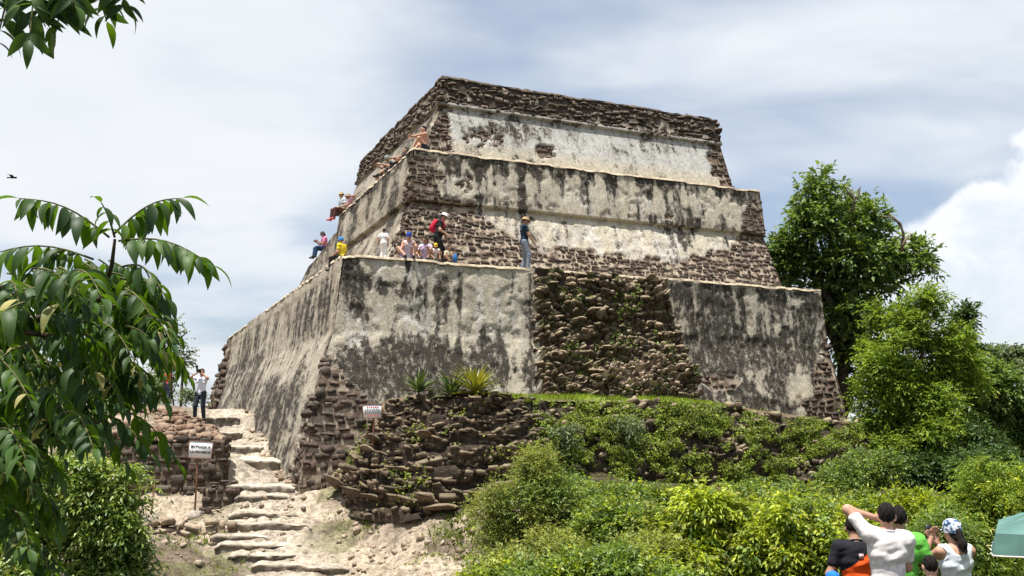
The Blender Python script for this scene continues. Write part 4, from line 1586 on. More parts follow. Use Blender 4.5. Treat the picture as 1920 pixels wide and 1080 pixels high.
def crown(lobes, n_spray, spray_len, n_leaf, leaf_len, leaf_w, seed, droop=.3, up=.45, shell=2.6, lump=.5, spread=.55, shadevar=.35, flat=.0, clumps=7, csize=(.22, .52)):
    """sprays of leaves through lumpy lobes [(centre, (rx, ry, rz))]; returns V, F, rnd"""
    r = np.random.RandomState(seed)
    sub = []
    for c, rd in lobes:
        rd = np.asarray(rd, float)
        for _ in range(clumps):
            q = unit(r.normal(size=3)) * r.uniform(.3, 1.0)
            sub.append((c + q * rd, rd * r.uniform(*csize)))
    lobes = sub
    vol = np.array([l[1][0] * l[1][1] * l[1][2] for l in lobes]) ** .7
    pick = r.choice(len(lobes), n_spray, p=vol / vol.sum())
    C = np.array([l[0] for l in lobes])[pick]
    Rd = np.array([l[1] for l in lobes])[pick]
    d = unit(r.normal(size=(n_spray, 3)))
    lum = 1 - lump + 2 * lump * fbm(d * 1.9 + C * .7, seed + 1, 3)
    rad = r.rand(n_spray) ** (1 / shell)
    O = C + d * Rd * (rad * lum)[:, None]
    D = unit(d * .75 + np.array([0, 0, up]) + r.normal(size=(n_spray, 3)) * .5)
    sh_ = r.rand(n_spray) < .05
    O = np.where(sh_[:, None], O + (d * .12 + np.array([0, 0, .1])) * Rd.mean(1)[:, None] * 2.2, O)
    ls = spray_len * r.uniform(.6, 1.3, n_spray) * np.where(sh_, 1.4, 1)
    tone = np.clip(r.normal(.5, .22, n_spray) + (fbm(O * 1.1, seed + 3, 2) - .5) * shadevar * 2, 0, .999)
    bs, ds, ns, rn, Ls = [], [], [], [], []
    for k in range(n_leaf):
        t = (k + .6) / n_leaf
        p = O + D * (ls * t)[:, None] - np.array([0, 0, 1]) * (droop * ls * t * t)[:, None]
        tan = unit(D - np.array([0, 0, 2 * droop * t]))
        sd = unit(np.cross(tan, np.array([0, 0, 1.0]) + r.normal(size=(n_spray, 3)) * .4))
        sgn = 1 if k % 2 else -1
        if k == n_leaf - 1:
            dd = tan
        else:
            dd = unit(tan * (1 - spread) + sd * sgn * spread + np.array([0, 0, -.15 * droop * 2]) + r.normal(size=(n_spray, 3)) * .22)
        bs.append(p); ds.append(dd)
        ns.append(unit(np.array([0, 0, 1.0]) + r.normal(size=(n_spray, 3)) * (.5 - flat)))
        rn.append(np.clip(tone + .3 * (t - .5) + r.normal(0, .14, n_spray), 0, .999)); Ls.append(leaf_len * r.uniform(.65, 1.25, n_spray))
    bs, ds, ns, rn, Ls = map(np.concatenate, (bs, ds, ns, rn, Ls))
    return leaf_batch(bs, ds, ns, Ls, Ls * (leaf_w / leaf_len), rnd=rn)


def limb(a, b, r0, r1, rng, sag=.12, seg=6, n=6):
    a, b = np.asarray(a, float), np.asarray(b, float)
    L_ = np.linalg.norm(b - a)
    t = np.linspace(0, 1, n)
    w = rng.normal(size=(n, 3)) * L_ * .04
    w[0] = 0
    P = a + (b - a) * t[:, None] + w + np.array([0, 0, 1]) * (np.sin(t * math.pi) * sag * L_ * .5)[:, None]
    return tube(P, np.linspace(r0, r1, n), seg)


def lobe(px, py, d, rx, ry, depth=None):
    k = d / FPX
    return (W(px, py, d), (rx * k, (depth if depth else rx) * k, ry * k))


def plant(name, label, cat, base, lobes, mat, n_spray, spray_len, n_leaf, leaf_len, leaf_w, seed, trunk_r=.05, bark=None, group=None, n_limb=14, trunk_part='trunk', crown_part='crown', weeds=None, **kw):
    base = np.asarray(base, float)
    if group == SH:
        kw = dict(clumps=12, csize=(.16, .42), **kw)
        n_spray = int(n_spray * .85)
        lobes = [(np.asarray(l[0]) - np.array([0, 0, (16 if seed == 311 else 36) * l[0][1] / FPX]), l[1]) for l in lobes]
        weeds = M[['leaf_lime', 'leaf_olive', 'leaf_mid'][seed % 3]]
    r = np.random.RandomState(seed + 900)
    t = thing(name, label, cat, tuple(base), 0, group)
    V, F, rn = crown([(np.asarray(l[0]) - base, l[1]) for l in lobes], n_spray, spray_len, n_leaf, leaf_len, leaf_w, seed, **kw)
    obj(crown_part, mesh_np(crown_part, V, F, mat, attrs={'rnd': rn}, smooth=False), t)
    if weeds is not None:
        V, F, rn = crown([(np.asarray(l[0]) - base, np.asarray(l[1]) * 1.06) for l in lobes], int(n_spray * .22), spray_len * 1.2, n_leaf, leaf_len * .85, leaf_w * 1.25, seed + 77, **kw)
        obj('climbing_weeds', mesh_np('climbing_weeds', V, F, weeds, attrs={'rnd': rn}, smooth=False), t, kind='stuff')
    cen = np.mean([np.asarray(l[0]) - base for l in lobes], 0)
    fork = cen * np.array([.35, .35, .42])
    parts = [limb((0, 0, -.3), fork, trunk_r, trunk_r * .75, r, .0, 8, 6)]
    for _ in range(n_limb):
        l = lobes[r.randint(len(lobes))]
        q = np.asarray(l[0]) - base + unit(r.normal(size=3)) * np.array(l[1]) * r.uniform(.4, .85)
        s = fork * r.uniform(.75, 1.0) if r.rand() < .7 else fork + (cen - fork) * r.rand() * .6
        parts.append(limb(s, q, trunk_r * r.uniform(.35, .6), trunk_r * .08, r, .15))
    V, F = join(parts)
    obj(trunk_part, mesh_np(trunk_part, V, F, bark or M['bark']), t)
    return t


M['leaf_oak'] = m_leaf('tree_leaf', (.05, .1, .026), (.25, .34, .09), .45, .4, .35)
M['leaf_feather'] = m_leaf('yellow_green_leaf', (.07, .125, .022), (.3, .4, .055), .6, .42, .2, dry=True)
M['leaf_dark'] = m_leaf('dark_leaf', (.03, .06, .02), (.1, .16, .04), .5, .3, .3)
M['leaf_olive'] = m_leaf('olive_leaf', (.1, .135, .035), (.4, .43, .12), .6, .4, .2, dry=True)
M['leaf_lime'] = m_leaf('lime_leaf', (.055, .115, .016), (.5, .57, .045), .45, .4, .35, dry=True)
M['leaf_mid'] = m_leaf('shrub_leaf', (.042, .09, .022), (.26, .35, .06), .42, .36, .45, dry=True)
M['leaf_sun'] = m_leaf('sunlit_leaf', (.05, .12, .025), (.34, .42, .1), .35, .4, .55, dry=True)
M['leaf_fore'] = m_leaf('pinnate_leaf', (.026, .062, .016), (.08, .155, .028), .5, .45, .3, back=(.09, .18, .016), dry=True)
M['leaf_far'] = m_leaf('distant_leaf', (.07, .1, .055), (.22, .27, .13), .7, .3, .2)
M['ivy'] = m_leaf('ivy_leaf', (.038, .075, .016), (.3, .37, .04), .5, .36, .3)
M['grass'] = m_leaf('grass_blade', (.16, .24, .02), (.36, .46, .05), .6, .4, .2)
M['agave'] = m_leaf('agave_blade', (.05, .085, .035), (.12, .16, .045), .45, .15, .4)
M['agave_y'] = m_leaf('yellow_agave_blade', (.14, .16, .02), (.34, .33, .05), .45, .2, .4)

SH = 'shrubs growing below the terrace wall'
# --- trees to the right of the pyramid
D = 38.0
plant('broadleaf_tree', 'tall dark green broadleaf tree rising behind the right end of the pyramid', 'tree', W(1578, 790, D),
      [lobe(1500, 430, D, 62, 62), lobe(1535, 372, D, 42, 40), lobe(1526, 338, D, 16, 18), lobe(1590, 410, D, 62, 45), lobe(1560, 480, D, 85, 60), lobe(1640, 455, D, 62, 42),
       lobe(1690, 490, D, 58, 34), lobe(1735, 492, D, 26, 20), lobe(1650, 530, D, 70, 40), lobe(1560, 570, D, 60, 55), lobe(1480, 500, D, 45, 60), lobe(1620, 590, D, 55, 40), lobe(1585, 640, D, 45, 40), lobe(1625, 660, D, 40, 45), lobe(1600, 715, D + 1, 34, 34)],
      M['leaf_oak'], 4000, .55, 7, .24, .115, 301, .28, n_limb=26, lump=.55, shell=2.2, spread=.5)
dead = thing('dead_branches', 'bare dead branches poking out of the top of the broadleaf tree', 'branch', tuple(W(1690, 460, D - 2.5)))
rr = np.random.RandomState(4)
parts = []
b0 = W(1690, 460, D - 2.5)
for path in [[(1690, 470), (1694, 440), (1688, 418), (1672, 408), (1655, 405)], [(1692, 462), (1700, 446), (1712, 437)], [(1690, 425), (1680, 412), (1668, 400)], [(1600, 395), (1602, 372), (1598, 352)], [(1603, 380), (1610, 366), (1613, 350)], [(1600, 372), (1590, 362), (1586, 350)]]:
    P = np.array([W(a, b, D - 2.5 + rr.normal(0, .15)) for a, b in path]) - b0
    parts.append(tube(P, np.linspace(.06, .02, len(P)), 6))
for V, F in parts:
    obj('twig', mesh_np('twig', V, F, M['dead_wood']), dead)
D = 29.0
plant('feathery_tree', 'bushy yellow-green feathery tree between the pyramid and the right edge', 'tree', W(1710, 905, D),
      [lobe(1720, 610, D, 62, 62), lobe(1690, 660, D, 72, 70), lobe(1770, 650, D, 52, 60), lobe(1650, 740, D, 62, 75), lobe(1740, 750, D, 92, 90), lobe(1700, 830, D, 95, 60), lobe(1745, 565, D, 30, 28), lobe(1640, 600, D + 1, 22, 30), lobe(1790, 720, D, 42, 60), lobe(1625, 800, D, 40, 40)],
      M['leaf_feather'], 8200, .42, 9, .13, .055, 302, .16, n_limb=22, lump=.5, shell=2.6, spread=.6)
D = 33.0
plant('right_edge_tree', 'mid-green rounded tree at the right edge, behind the feathery tree', 'tree', W(1890, 900, D),
      [lobe(1880, 740, D, 75, 52), lobe(1930, 780, D, 70, 70), lobe(1850, 790, D, 55, 55), lobe(1900, 850, D, 80, 45), lobe(1820, 690, D, 22, 25)],
      M['leaf_oak'], 4200, .42, 7, .17, .085, 303, .1, n_limb=14, lump=.5)
D = 46.0
plant('slender_tree', 'thin dark leafy branches showing above the feathery tree against the cloud', 'tree', W(1800, 800, D),
      [lobe(1798, 600, D, 22, 26), lobe(1815, 580, D, 14, 12), lobe(1805, 640, D, 18, 24), lobe(1828, 662, D, 26, 18)], M['leaf_dark'], 520, .5, 6, .24, .1, 304, .12, n_limb=10)
D = 70.0
plant('flat_topped_tree', 'distant pale flat-topped tree at the right edge below the cloud', 'tree', W(1868, 800, D),
      [lobe(1870, 663, D, 34, 10), lobe(1895, 678, D, 26, 10), lobe(1845, 675, D, 20, 12), lobe(1872, 690, D, 48, 14)], M['leaf_far'], 1300, .6, 6, .34, .16, 305, .12, n_limb=10, up=.2)
D = 27.0
plant('dark_shrub', 'dark shaded shrub mass in the hollow at the foot of the feathery tree', 'shrub', W(1790, 930, D),
      [lobe(1780, 870, D, 95, 42), lobe(1870, 850, D, 60, 50), lobe(1720, 885, D, 50, 30)], M['leaf_dark'], 3200, .35, 7, .12, .06, 306, .04, crown_part='foliage', trunk_part='stem', n_limb=10)

# --- shrubs in front of the terrace
SH = 'shrubs growing below the terrace wall'
D = 14.5
plant('feathery_shrub', 'pale olive feathery shrub at the foot of the bluff, leftmost of the shrubs', 'shrub', W(1000, 1100, D),
      [lobe(1000, 900, D, 62, 55), lobe(960, 960, D, 62, 62), lobe(1050, 950, D, 65, 65), lobe(930, 1030, D, 60, 50), lobe(1010, 1030, D, 80, 60), lobe(1010, 858, D, 34, 30)], M['leaf_olive'], 7500, .26, 10, .05, .017, 311, .03, group=SH, crown_part='foliage', trunk_part='stem', up=.7, lump=.55)
D = 13.5
plant('leafy_shrub', 'mid-green mixed leafy shrub right of the olive feathery one', 'shrub', W(1160, 1100, D),
      [lobe(1140, 945, D, 58, 40), lobe(1195, 950, D, 60, 42), lobe(1150, 1000, D, 85, 55), lobe(1100, 1040, D, 70, 50)], M['leaf_mid'], 6000, .24, 7, .065, .03, 312, .03, group=SH, crown_part='foliage', trunk_part='stem', up=.6)
D = 12.0
plant('bright_shrub', 'bright lime-tipped shrub standing tallest at the middle of the shrubs', 'shrub', W(1310, 1120, D),
      [lobe(1310, 910, D, 48, 40), lobe(1275, 965, D, 58, 50), lobe(1355, 960, D, 55, 48), lobe(1310, 1020, D, 90, 60), lobe(1380, 1030, D, 60, 50)], M['leaf_lime'], 4200, .26, 7, .09, .034, 313, .03, group=SH, crown_part='foliage', trunk_part='stem', droop=.5, up=.7)
D = 11.5
plant('bright_shrub', 'bright lime-tipped broad shrub just left of the foreground group of people', 'shrub', W(1490, 1130, D),
      [lobe(1485, 945, D, 70, 40), lobe(1535, 990, D, 60, 48), lobe(1440, 1000, D, 60, 50), lobe(1500, 1060, D, 100, 50)], M['leaf_lime'], 4600, .24, 7, .082, .032, 314, .03, group=SH, crown_part='foliage', trunk_part='stem', droop=.5, up=.7)
D = 10.0
plant('glossy_shrub', 'dark glossy low shrub at the bottom edge, left of the lime shrubs', 'shrub', W(1120, 1180, D),
      [lobe(1060, 1060, D, 90, 48), lobe(1150, 1045, D, 90, 55), lobe(1240, 1080, D, 80, 45), lobe(980, 1090, D, 60, 35)], M['leaf_mid'], 4600, .22, 7, .062, .027, 315, .03, group=SH, crown_part='foliage', trunk_part='stem', up=.6)
D = 16.5
plant('fine_shrub', 'fine-leaved olive shrub tucked behind the two lime shrubs', 'shrub', W(1420, 1060, D),
      [lobe(1420, 940, D, 70, 30), lobe(1500, 935, D, 70, 28), lobe(1570, 940, D, 60, 30), lobe(1400, 975, D, 60, 40)], M['leaf_feather'], 4200, .28, 9, .06, .02, 316, .03, group=SH, crown_part='foliage', trunk_part='stem', up=.7)
D = 15.0
plant('yellow_shrub', 'yellow-green shrub behind the heads of the foreground group', 'shrub', W(1690, 1060, D),
      [lobe(1670, 925, D, 70, 40), lobe(1740, 940, D, 62, 42), lobe(1620, 960, D, 60, 42), lobe(1700, 1000, D, 90, 50)], M['leaf_lime'], 3200, .27, 8, .085, .03, 317, .03, group=SH, crown_part='foliage', trunk_part='stem', up=.6)
D = 13.0
plant('fern_shrub', 'broad ferny olive-green shrub filling the lower right behind the capped woman', 'shrub', W(1840, 1120, D),
      [lobe(1860, 900, D, 75, 55), lobe(1800, 960, D, 75, 50), lobe(1900, 960, D, 80, 60), lobe(1840, 1030, D, 110, 60), lobe(1930, 870, D, 50, 45), lobe(1740, 1040, D, 60, 45)], M['leaf_feather'], 6800, .3, 11, .06, .018, 318, .03, group=SH, crown_part='foliage', trunk_part='stem', up=.5, droop=.5, spread=.65)
D = 11.0
plant('weedy_shrub', 'small light green weedy shrub at the bottom edge beside the dusty slope', 'shrub', W(900, 1120, D),
      [lobe(890, 1062, D, 34, 28), lobe(930, 1050, D, 45, 40), lobe(960, 1090, D, 50, 36)], M['leaf_lime'], 700, .22, 7, .07, .028, 319, .02, group=SH, crown_part='foliage', trunk_part='stem', up=.7)
D = 24.0
plant('spilling_shrub', 'mid-green shrub spilling over the right end of the terrace wall', 'shrub', W(1620, 930, D),
      [lobe(1630, 850, D, 52, 40), lobe(1580, 880, D, 50, 30), lobe(1665, 835, D, 26, 26)], M['leaf_mid'], 2400, .26, 7, .08, .035, 320, .03, group=SH, crown_part='foliage', trunk_part='stem')
D = 19.0
plant('low_shrub', 'low dull green shrub along the foot of the terrace wall behind the lime shrubs', 'shrub', W(1250, 960, D),
      [lobe(1130, 890, D, 70, 22), lobe(1060, 880, D, 50, 18), lobe(1220, 895, D, 60, 18), lobe(1400, 892, D, 80, 18), lobe(1500, 888, D, 70, 18)], M['leaf_mid'], 2600, .25, 7, .075, .034, 321, .03, group=SH, crown_part='foliage', trunk_part='stem')

for nm, lb, D, bp_, lbs, mt, ns, sl, nl, ll, lw, sd in [
    ('tangled_shrub', 'loose tangle of yellow-green twigs between the olive shrub and the lime shrubs', 15.0, (1200, 1060), [(1090, 955, 70, 38), (1210, 960, 80, 36), (1260, 975, 60, 45), (1100, 1000, 80, 50)], 'leaf_feather', 4200, .32, 9, .06, .02, 341),
    ('tangled_shrub', 'loose tangle of bright weeds between the two lime shrubs', 12.8, (1420, 1110), [(1400, 985, 70, 40), (1440, 960, 60, 36), (1400, 1040, 60, 60), (1560, 965, 60, 45)], 'leaf_lime', 3000, .3, 8, .07, .025, 342),
    ('tangled_shrub', 'low weedy tangle along the bottom edge left of the glossy shrub', 11.6, (1000, 1140), [(960, 1040, 60, 40), (1040, 1010, 60, 40), (910, 1075, 50, 30), (1210, 1010, 70, 40), (1280, 1060, 60, 30)], 'leaf_olive', 3200, .28, 9, .05, .02, 343),
    ('tangled_shrub', 'ferny green tangle behind the foreground group, right of the lime shrub', 11.5, (1640, 1120), [(1610, 1000, 70, 40), (1700, 1040, 70, 40), (1770, 980, 60, 40), (1570, 1050, 50, 40)], 'leaf_mid', 3000, .28, 9, .055, .022, 344)]:
    plant(nm, lb, 'shrub', W(bp_[0], bp_[1], D), [lobe(a, b, D, c, e) for a, b, c, e in lbs], M[mt], ns, sl, nl, ll, lw, sd, .025, group=SH, crown_part='foliage', trunk_part='stem', up=.8, lump=.8, n_limb=18)

for px, py, d, s, lb in [(1168, 792, 24.2, 34, 'pale grey-green fern hanging from the middle of the terrace wall'), (1055, 818, 23.0, 34, 'pale fern at the left end of the terrace wall'), (1610, 868, 26.4, 40, 'pale broad-leaved fern at the right end of the terrace wall')]:
    plant('fern', lb, 'fern', W(px, py + 12, d + .2), [lobe(px, py, d, s, s * .55)], M['leaf_far'], 110, .34, 9, .11, .035, 350 + int(px), .012, crown_part='fronds', trunk_part='stem', up=.2, droop=.7, n_limb=5, spread=.7, clumps=3)

# --- left: sunlit shrub below the overhanging tree, thin trees behind the photographer
D = 12.0
plant('sunlit_shrub', 'sunlit glossy-leaved shrub in the lower left corner', 'shrub', W(120, 1160, D),
      [lobe(190, 930, D, 65, 50), lobe(120, 970, D, 90, 60), lobe(200, 1020, D, 60, 60), lobe(60, 1040, D, 90, 60), lobe(170, 1080, D, 80, 40), lobe(225, 960, D, 36, 40), lobe(20, 1000, D, 60, 60), lobe(245, 905, D, 26, 30), lobe(238, 1050, D, 40, 45), lobe(120, 890, D, 50, 30)], M['leaf_sun'], 4600, .3, 9, .085, .03, 331, .04, clumps=12, csize=(.15, .42), lump=.8, crown_part='foliage', trunk_part='stem', spread=.75, droop=.5)
D = 44.0
plant('thin_tree', 'thin sparse tree against the sky left of the photographer', 'tree', W(325, 780, D),
      [lobe(322, 625, D, 16, 40), lobe(335, 680, D, 18, 28), lobe(300, 700, D, 34, 34), lobe(280, 735, D, 34, 22)], M['leaf_far'], 420, .5, 6, .2, .09, 332, .05, n_limb=10)
D = 36.0
plant('scrub', 'grey-green scrub beyond the rubble heap at the left', 'shrub', W(280, 790, D),
      [lobe(275, 735, D, 55, 24), lobe(230, 745, D, 55, 28), lobe(355, 745, D, 25, 10)], M['leaf_far'], 900, .35, 6, .13, .06, 333, .03, crown_part='foliage', trunk_part='stem')

# --- ivy and weeds on the terrace wall and the bluff, grass on the terrace: nobody could count them
rg = np.random.RandomState(44)


def wall_leaves(R_, n, size, seed, dens, lo=0.0, hi=1.0):
    r = np.random.RandomState(seed)
    u, v = r.uniform(0, R_.L, n), r.uniform(lo, hi, n) * R_.H
    k = fbm(np.stack([u, v], -1) * np.array([2.2, 3.0]), seed, 5, .65)
    m = k > dens
    u, v = u[m], v[m]
    P, N_ = R_.surf(u, v)
    P = P + N_ * r.uniform(.05, .22, len(u))[:, None]
    dd = unit(r.normal(size=(len(u), 3)) * .7 + np.array([0, 0, -.3]) + N_ * .3)
    nn = unit(N_ + r.normal(size=(len(u), 3)) * .5 + np.array([0, 0, .5]))
    L_ = size * r.uniform(.5, 1.5, len(u))
    return leaf_batch(P, dd, nn, L_, L_ * .6, rnd=np.clip(r.normal(.33, .26, len(u)) + (k[m] - dens) * .5, 0, .999))


V, F, rn = wall_leaves(RT, 70000, .06, 51, .462)
obj('ivy', mesh_np('ivy', V, F, M['ivy'], attrs={'rnd': rn}, smooth=False), None, 'ivy and weeds creeping over the terrace wall stones', 'ivy', None, 'stuff')
V, F, rn = wall_leaves(RB, 7000, .06, 52, .62)
obj('weeds', mesh_np('weeds', V, F, M['ivy'], attrs={'rnd': rn}, smooth=False), None, 'small weeds rooted between the bluff stones', 'weeds', None, 'stuff')
# grass blades along the terrace lip
n = 16000
ii = rg.randint(10, nb, n); kk = rg.rand(n) ** 1.6 * .75
P = _tp[ii] * (1 - kk)[:, None] + back_[ii] * kk[:, None]
P[:, 0] += rg.normal(0, .08, n)
keep_ = (P[:, 0] > 8.8 + rg.normal(0, .4, n)) & (P[:, 1] < 23.95) & (P[:, 0] < 16.5 + rg.normal(0, .8, n)) & (fbm(P[:, :2] * 1.6, 91, 3) > .42)
P = pyr2w(P[keep_]); P[:, 2] += .02
n = len(P)
V, F, rn = leaf_batch(P, unit(np.array([0, 0, 1.0]) + rg.normal(size=(n, 3)) * .35), unit(rg.normal(size=(n, 3))), rg.uniform(.05, .16, n), np.full(n, .018), rnd=rg.rand(n))
obj('grass', mesh_np('grass', V, F, M['grass'], attrs={'rnd': rn}, smooth=False), None, 'bright short grass on the terrace below the wide face', 'grass', None, 'stuff')
# tufts on the slope and in the step joints
parts = []
for px, py, d, n, s in [(385, 1005, 20.7, 120, .12), (430, 1050, 19.3, 90, .1), (435, 995, 20.9, 60, .1), (700, 955, 21.0, 140, .1), (870, 945, 20.2, 260, .14), (650, 948, 21.6, 60, .08), (900, 990, 19.5, 260, .14), (840, 1000, 19.4, 120, .12), (800, 1050, 18.5, 90, .1), (330, 1020, 20.2, 50, .09), (880, 1030, 18.6, 200, .12)]:
    c = W(px, py, d)
    q = c[:2] + rg.normal(0, .28, (n, 2))
    P = np.concatenate([q, ground(q[:, 0], q[:, 1])[:, None]], 1)
    V, F, rn = leaf_batch(P, unit(np.array([0, 0, 1.0]) + rg.normal(size=(n, 3)) * .7), unit(rg.normal(size=(n, 3))), s * rg.uniform(.5, 1.3, n), s * .35 * rg.uniform(.5, 1.3, n), rnd=rg.rand(n))
    parts.append((V, F, rn))
Vj, Fj = join([(a, b) for a, b, c in parts])
obj('weed_tufts', mesh_np('weed_tufts', Vj, Fj, M['ivy'], attrs={'rnd': np.concatenate([c for a, b, c in parts])}, smooth=False), None, 'tufts of weeds on the dusty slope and between the steps', 'weeds', None, 'stuff')
# moss and weeds over the collapsed stair
n = 9000
u, t = rg.uniform(5.2, 12.0, n), rg.uniform(2.4, 7.25, n)
m = krub(u, t) & (fbm(np.stack([u, t], -1) * 1.5, 61, 4) > .52)
P, N_ = rub_surf(u[m], t[m])
N_ = unit(N_); n = len(P)
P = P + N_ * rg.uniform(.03, .14, n)[:, None]
V, F, rn = leaf_batch(pyr2w(P), unit(rg.normal(size=(n, 3))), unit(pyr2w(N_) + rg.normal(size=(n, 3)) * .5), .06 * rg.uniform(.5, 1.4, n), .04 * rg.uniform(.5, 1.4, n), rnd=rg.rand(n) * .6)
obj('moss_weeds', mesh_np('moss_weeds', V, F, M['leaf_mid'], attrs={'rnd': rn}, smooth=False), None, 'moss and small weeds over the collapsed stair on the wide face', 'weeds', None, 'stuff')

# --- agaves on top of the bluff: each blade is a part
_blade = {}


def blade_mesh(k, mat):
    key = (k, mat.name)
    if key in _blade:
        return _blade[key]
    n = 7
    t = np.linspace(0, 1, n)
    bend = .25 + .12 * k
    y = t; z = -bend * t * t * .6
    w = .065 * np.clip(np.minimum(t * 6 + .45, 1.0), 0, 1) * (1 - t ** 3.0) + .002
    V = []
    for i in range(n):
        V += [(-w[i], y[i], z[i] + w[i] * .45), (0, y[i], z[i]), (w[i], y[i], z[i] + w[i] * .45)]
    _blade[key] = mesh_np('blade', np.array(V), grid_faces(n, 3), mat)
    return _blade[key]


def agave(px, py, d, size, nbl, mat, label, seed):
    r = np.random.RandomState(seed)
    t = thing('agave', label, 'agave', tuple(W(px, py, d)), 0, 'agaves on top of the bluff')
    for i in range(nbl):
        el = math.radians(8 + 72 * (i / nbl) ** .8 + r.uniform(-8, 8))
        az = i * 2.39996 + r.uniform(-.3, .3)
        o = bpy.data.objects.new('blade', blade_mesh(r.randint(4), mat))
        COL.objects.link(o); o.parent = t
        L_ = size * r.uniform(.8, 1.15)
        o.rotation_euler = (el, 0, az)
        o.scale = (L_ * r.uniform(.8, 1.1), L_, L_)
        o.location = (0, 0, size * .05)
    return t


agave(786, 738, 22.3, .62, 44, M['agave'], 'blue-green agave at the left end of the bluff top', 1)
agave(848, 745, 21.9, .66, 44, M['agave'], 'green agave between the other two on the bluff top', 2)
agave(892, 742, 21.7, .78, 52, M['agave_y'], 'large yellow-green agave, rightmost of the three on the bluff top', 3)

# ------------------------------------------------------------------ overhanging tree with large pinnate leaves, close on the left
def leaflet_mesh():
    n = 7
    t = np.linspace(0, 1, n)
    w = .175 * np.sin(np.clip(t, 0, 1) ** .8 * math.pi) ** .8 * (1 - .25 * t) + .003
    w[-1] = .002
    V = []
    for i in range(n):
        cz = .10 * math.sin(t[i] * math.pi) - .16 * t[i] ** 2
        V += [(-w[i], t[i], cz + w[i] * .32), (0, t[i], cz), (w[i], t[i], cz + w[i] * .32)]
    return np.array(V), grid_faces(n, 3)


LV, LF = leaflet_mesh()
LEAF_ME = mesh_np('leaf', LV, LF, M['leaf_fore'])
tree = thing('pinnate_tree', 'leafy tree with large drooping pinnate leaves filling the left foreground', 'tree', (-6.2, 5.2, -2.1))
TB = np.array([-6.2, 5.2, -2.1])
leafpl, rach = [], []


def frond(p0, p1, n, size, rng, arch=.15, hang=.8, side=None, start=.12, face=None):
    """rachis from p0 to p1 with n pairs of leaflets hanging from it"""
    p0, p1 = np.asarray(p0, float), np.asarray(p1, float)
    L_ = np.linalg.norm(p1 - p0)
    t = np.linspace(0, 1, 9)
    P = p0 + (p1 - p0) * t[:, None] + np.array([0, 0, 1]) * (arch * L_ * np.sin(t * math.pi))[:, None]
    rach.append(tube(P - TB, np.linspace(.007, .003, 9), 5))
    ax = unit(p1 - p0)
    sd = np.cross(ax, np.array([0, 0, 1.0])); sd = sd / (np.linalg.norm(sd) + 1e-6) if side is None else unit(np.asarray(side, float))
    for i in range(n):
        tt = start + (1 - start) * (i + .3) / n
        p = np.array([np.interp(tt, t, P[:, k]) for k in range(3)])
        for sg_ in (-1, 1):
            if rng.rand() < .07:
                continue
            s_ = size * (.75 + .35 * math.sin(tt * math.pi)) * rng.uniform(.7, 1.18)
            dr = unit(ax * rng.uniform(.25, .5) + sd * sg_ * rng.uniform(.55, .8) + np.array([0, 0, -hang * rng.uniform(.7, 1.2)]) + rng.normal(0, .2, 3))
            nrm = unit(np.array([0, 0, .75]) + sd * sg_ * hang * .6 + ax * .2 + rng.normal(0, .4, 3))
            if face is not None:
                nrm = unit(np.asarray(face, float) + rng.normal(0, .35, 3))
            leafpl.append((p, dr, nrm, s_))
    leafpl.append((P[-1], unit(ax + np.array([0, 0, -hang * .5])), np.array([0, 0, 1.0]), size * .9))


rf = np.random.RandomState(17)
d0 = 5.2
for a, b, n, sz, ar in [((205, 445), (35, 372), 10, .185, .12), ((212, 440), (340, 372), 9, .185, .14), ((222, 452), (398, 498), 10, .19, .13), ((175, 486), (-30, 482), 10, .185, .1),
                        ((215, 445), (190, 380), 4, .14, .08), ((230, 500), (312, 560), 7, .16, .2), ((240, 560), (322, 660), 8, .16, .2), ((120, 470), (20, 560), 7, .17, .15)]:
    dz = rf.uniform(-.25, .25)
    frond(W(a[0], a[1], d0), W(b[0], b[1], d0 + dz), n, sz, rf, ar, 1.15)
# the mass: drooping fronds through the lit outline
OUT = [(-60, 500), (60, 500), (150, 480), (230, 490), (300, 560), (322, 640), (300, 720), (275, 780), (215, 790), (215, 840), (140, 890), (90, 960), (20, 1040), (-60, 1090)]
cnt = 0
while cnt < 265:
    px, py = rf.uniform(-70, 300), rf.uniform(480, 1060)
    if not inpoly(np.array([px]), np.array([py]), OUT)[0]:
        continue
    d = rf.uniform(4.5, 7.2)
    ang = rf.uniform(-1.0, .9) if px > 60 else rf.uniform(-3.1, .9)
    Lp = rf.uniform(70, 135)
    ex, ey = px + Lp * math.cos(ang) * .8, py + Lp * (.45 + .4 * rf.rand())
    if not inpoly(np.array([ex]), np.array([ey + 15]), OUT)[0] and rf.rand() < .92:
        continue
    frond(W(px, py, d), W(ex, ey, d + rf.uniform(-.5, .3)), rf.randint(6, 11), .135 * rf.uniform(.75, 1.25), rf, .12, rf.uniform(.6, 1.3))
    cnt += 1
# the branch hanging in at the top left
for a, b, n, sz in [((70, -70), (55, 75), 8, .14), ((30, -60), (-10, 95), 7, .14), ((130, -60), (105, 60), 7, .13), ((160, -70), (200, 40), 7, .13), ((200, -60), (240, 20), 6, .12), ((0, -40), (-40, 40), 5, .14), ((90, -80), (140, 10), 6, .14), ((30, -70), (85, 50), 7, .14)]:
    frond(W(a[0], a[1], 4.6), W(b[0], b[1], 4.6 + rf.uniform(-.2, .2)), n, sz * 1.2, rf, .05, .3, side=(.95, .25, .1), face=(0.1, -.8, .5))
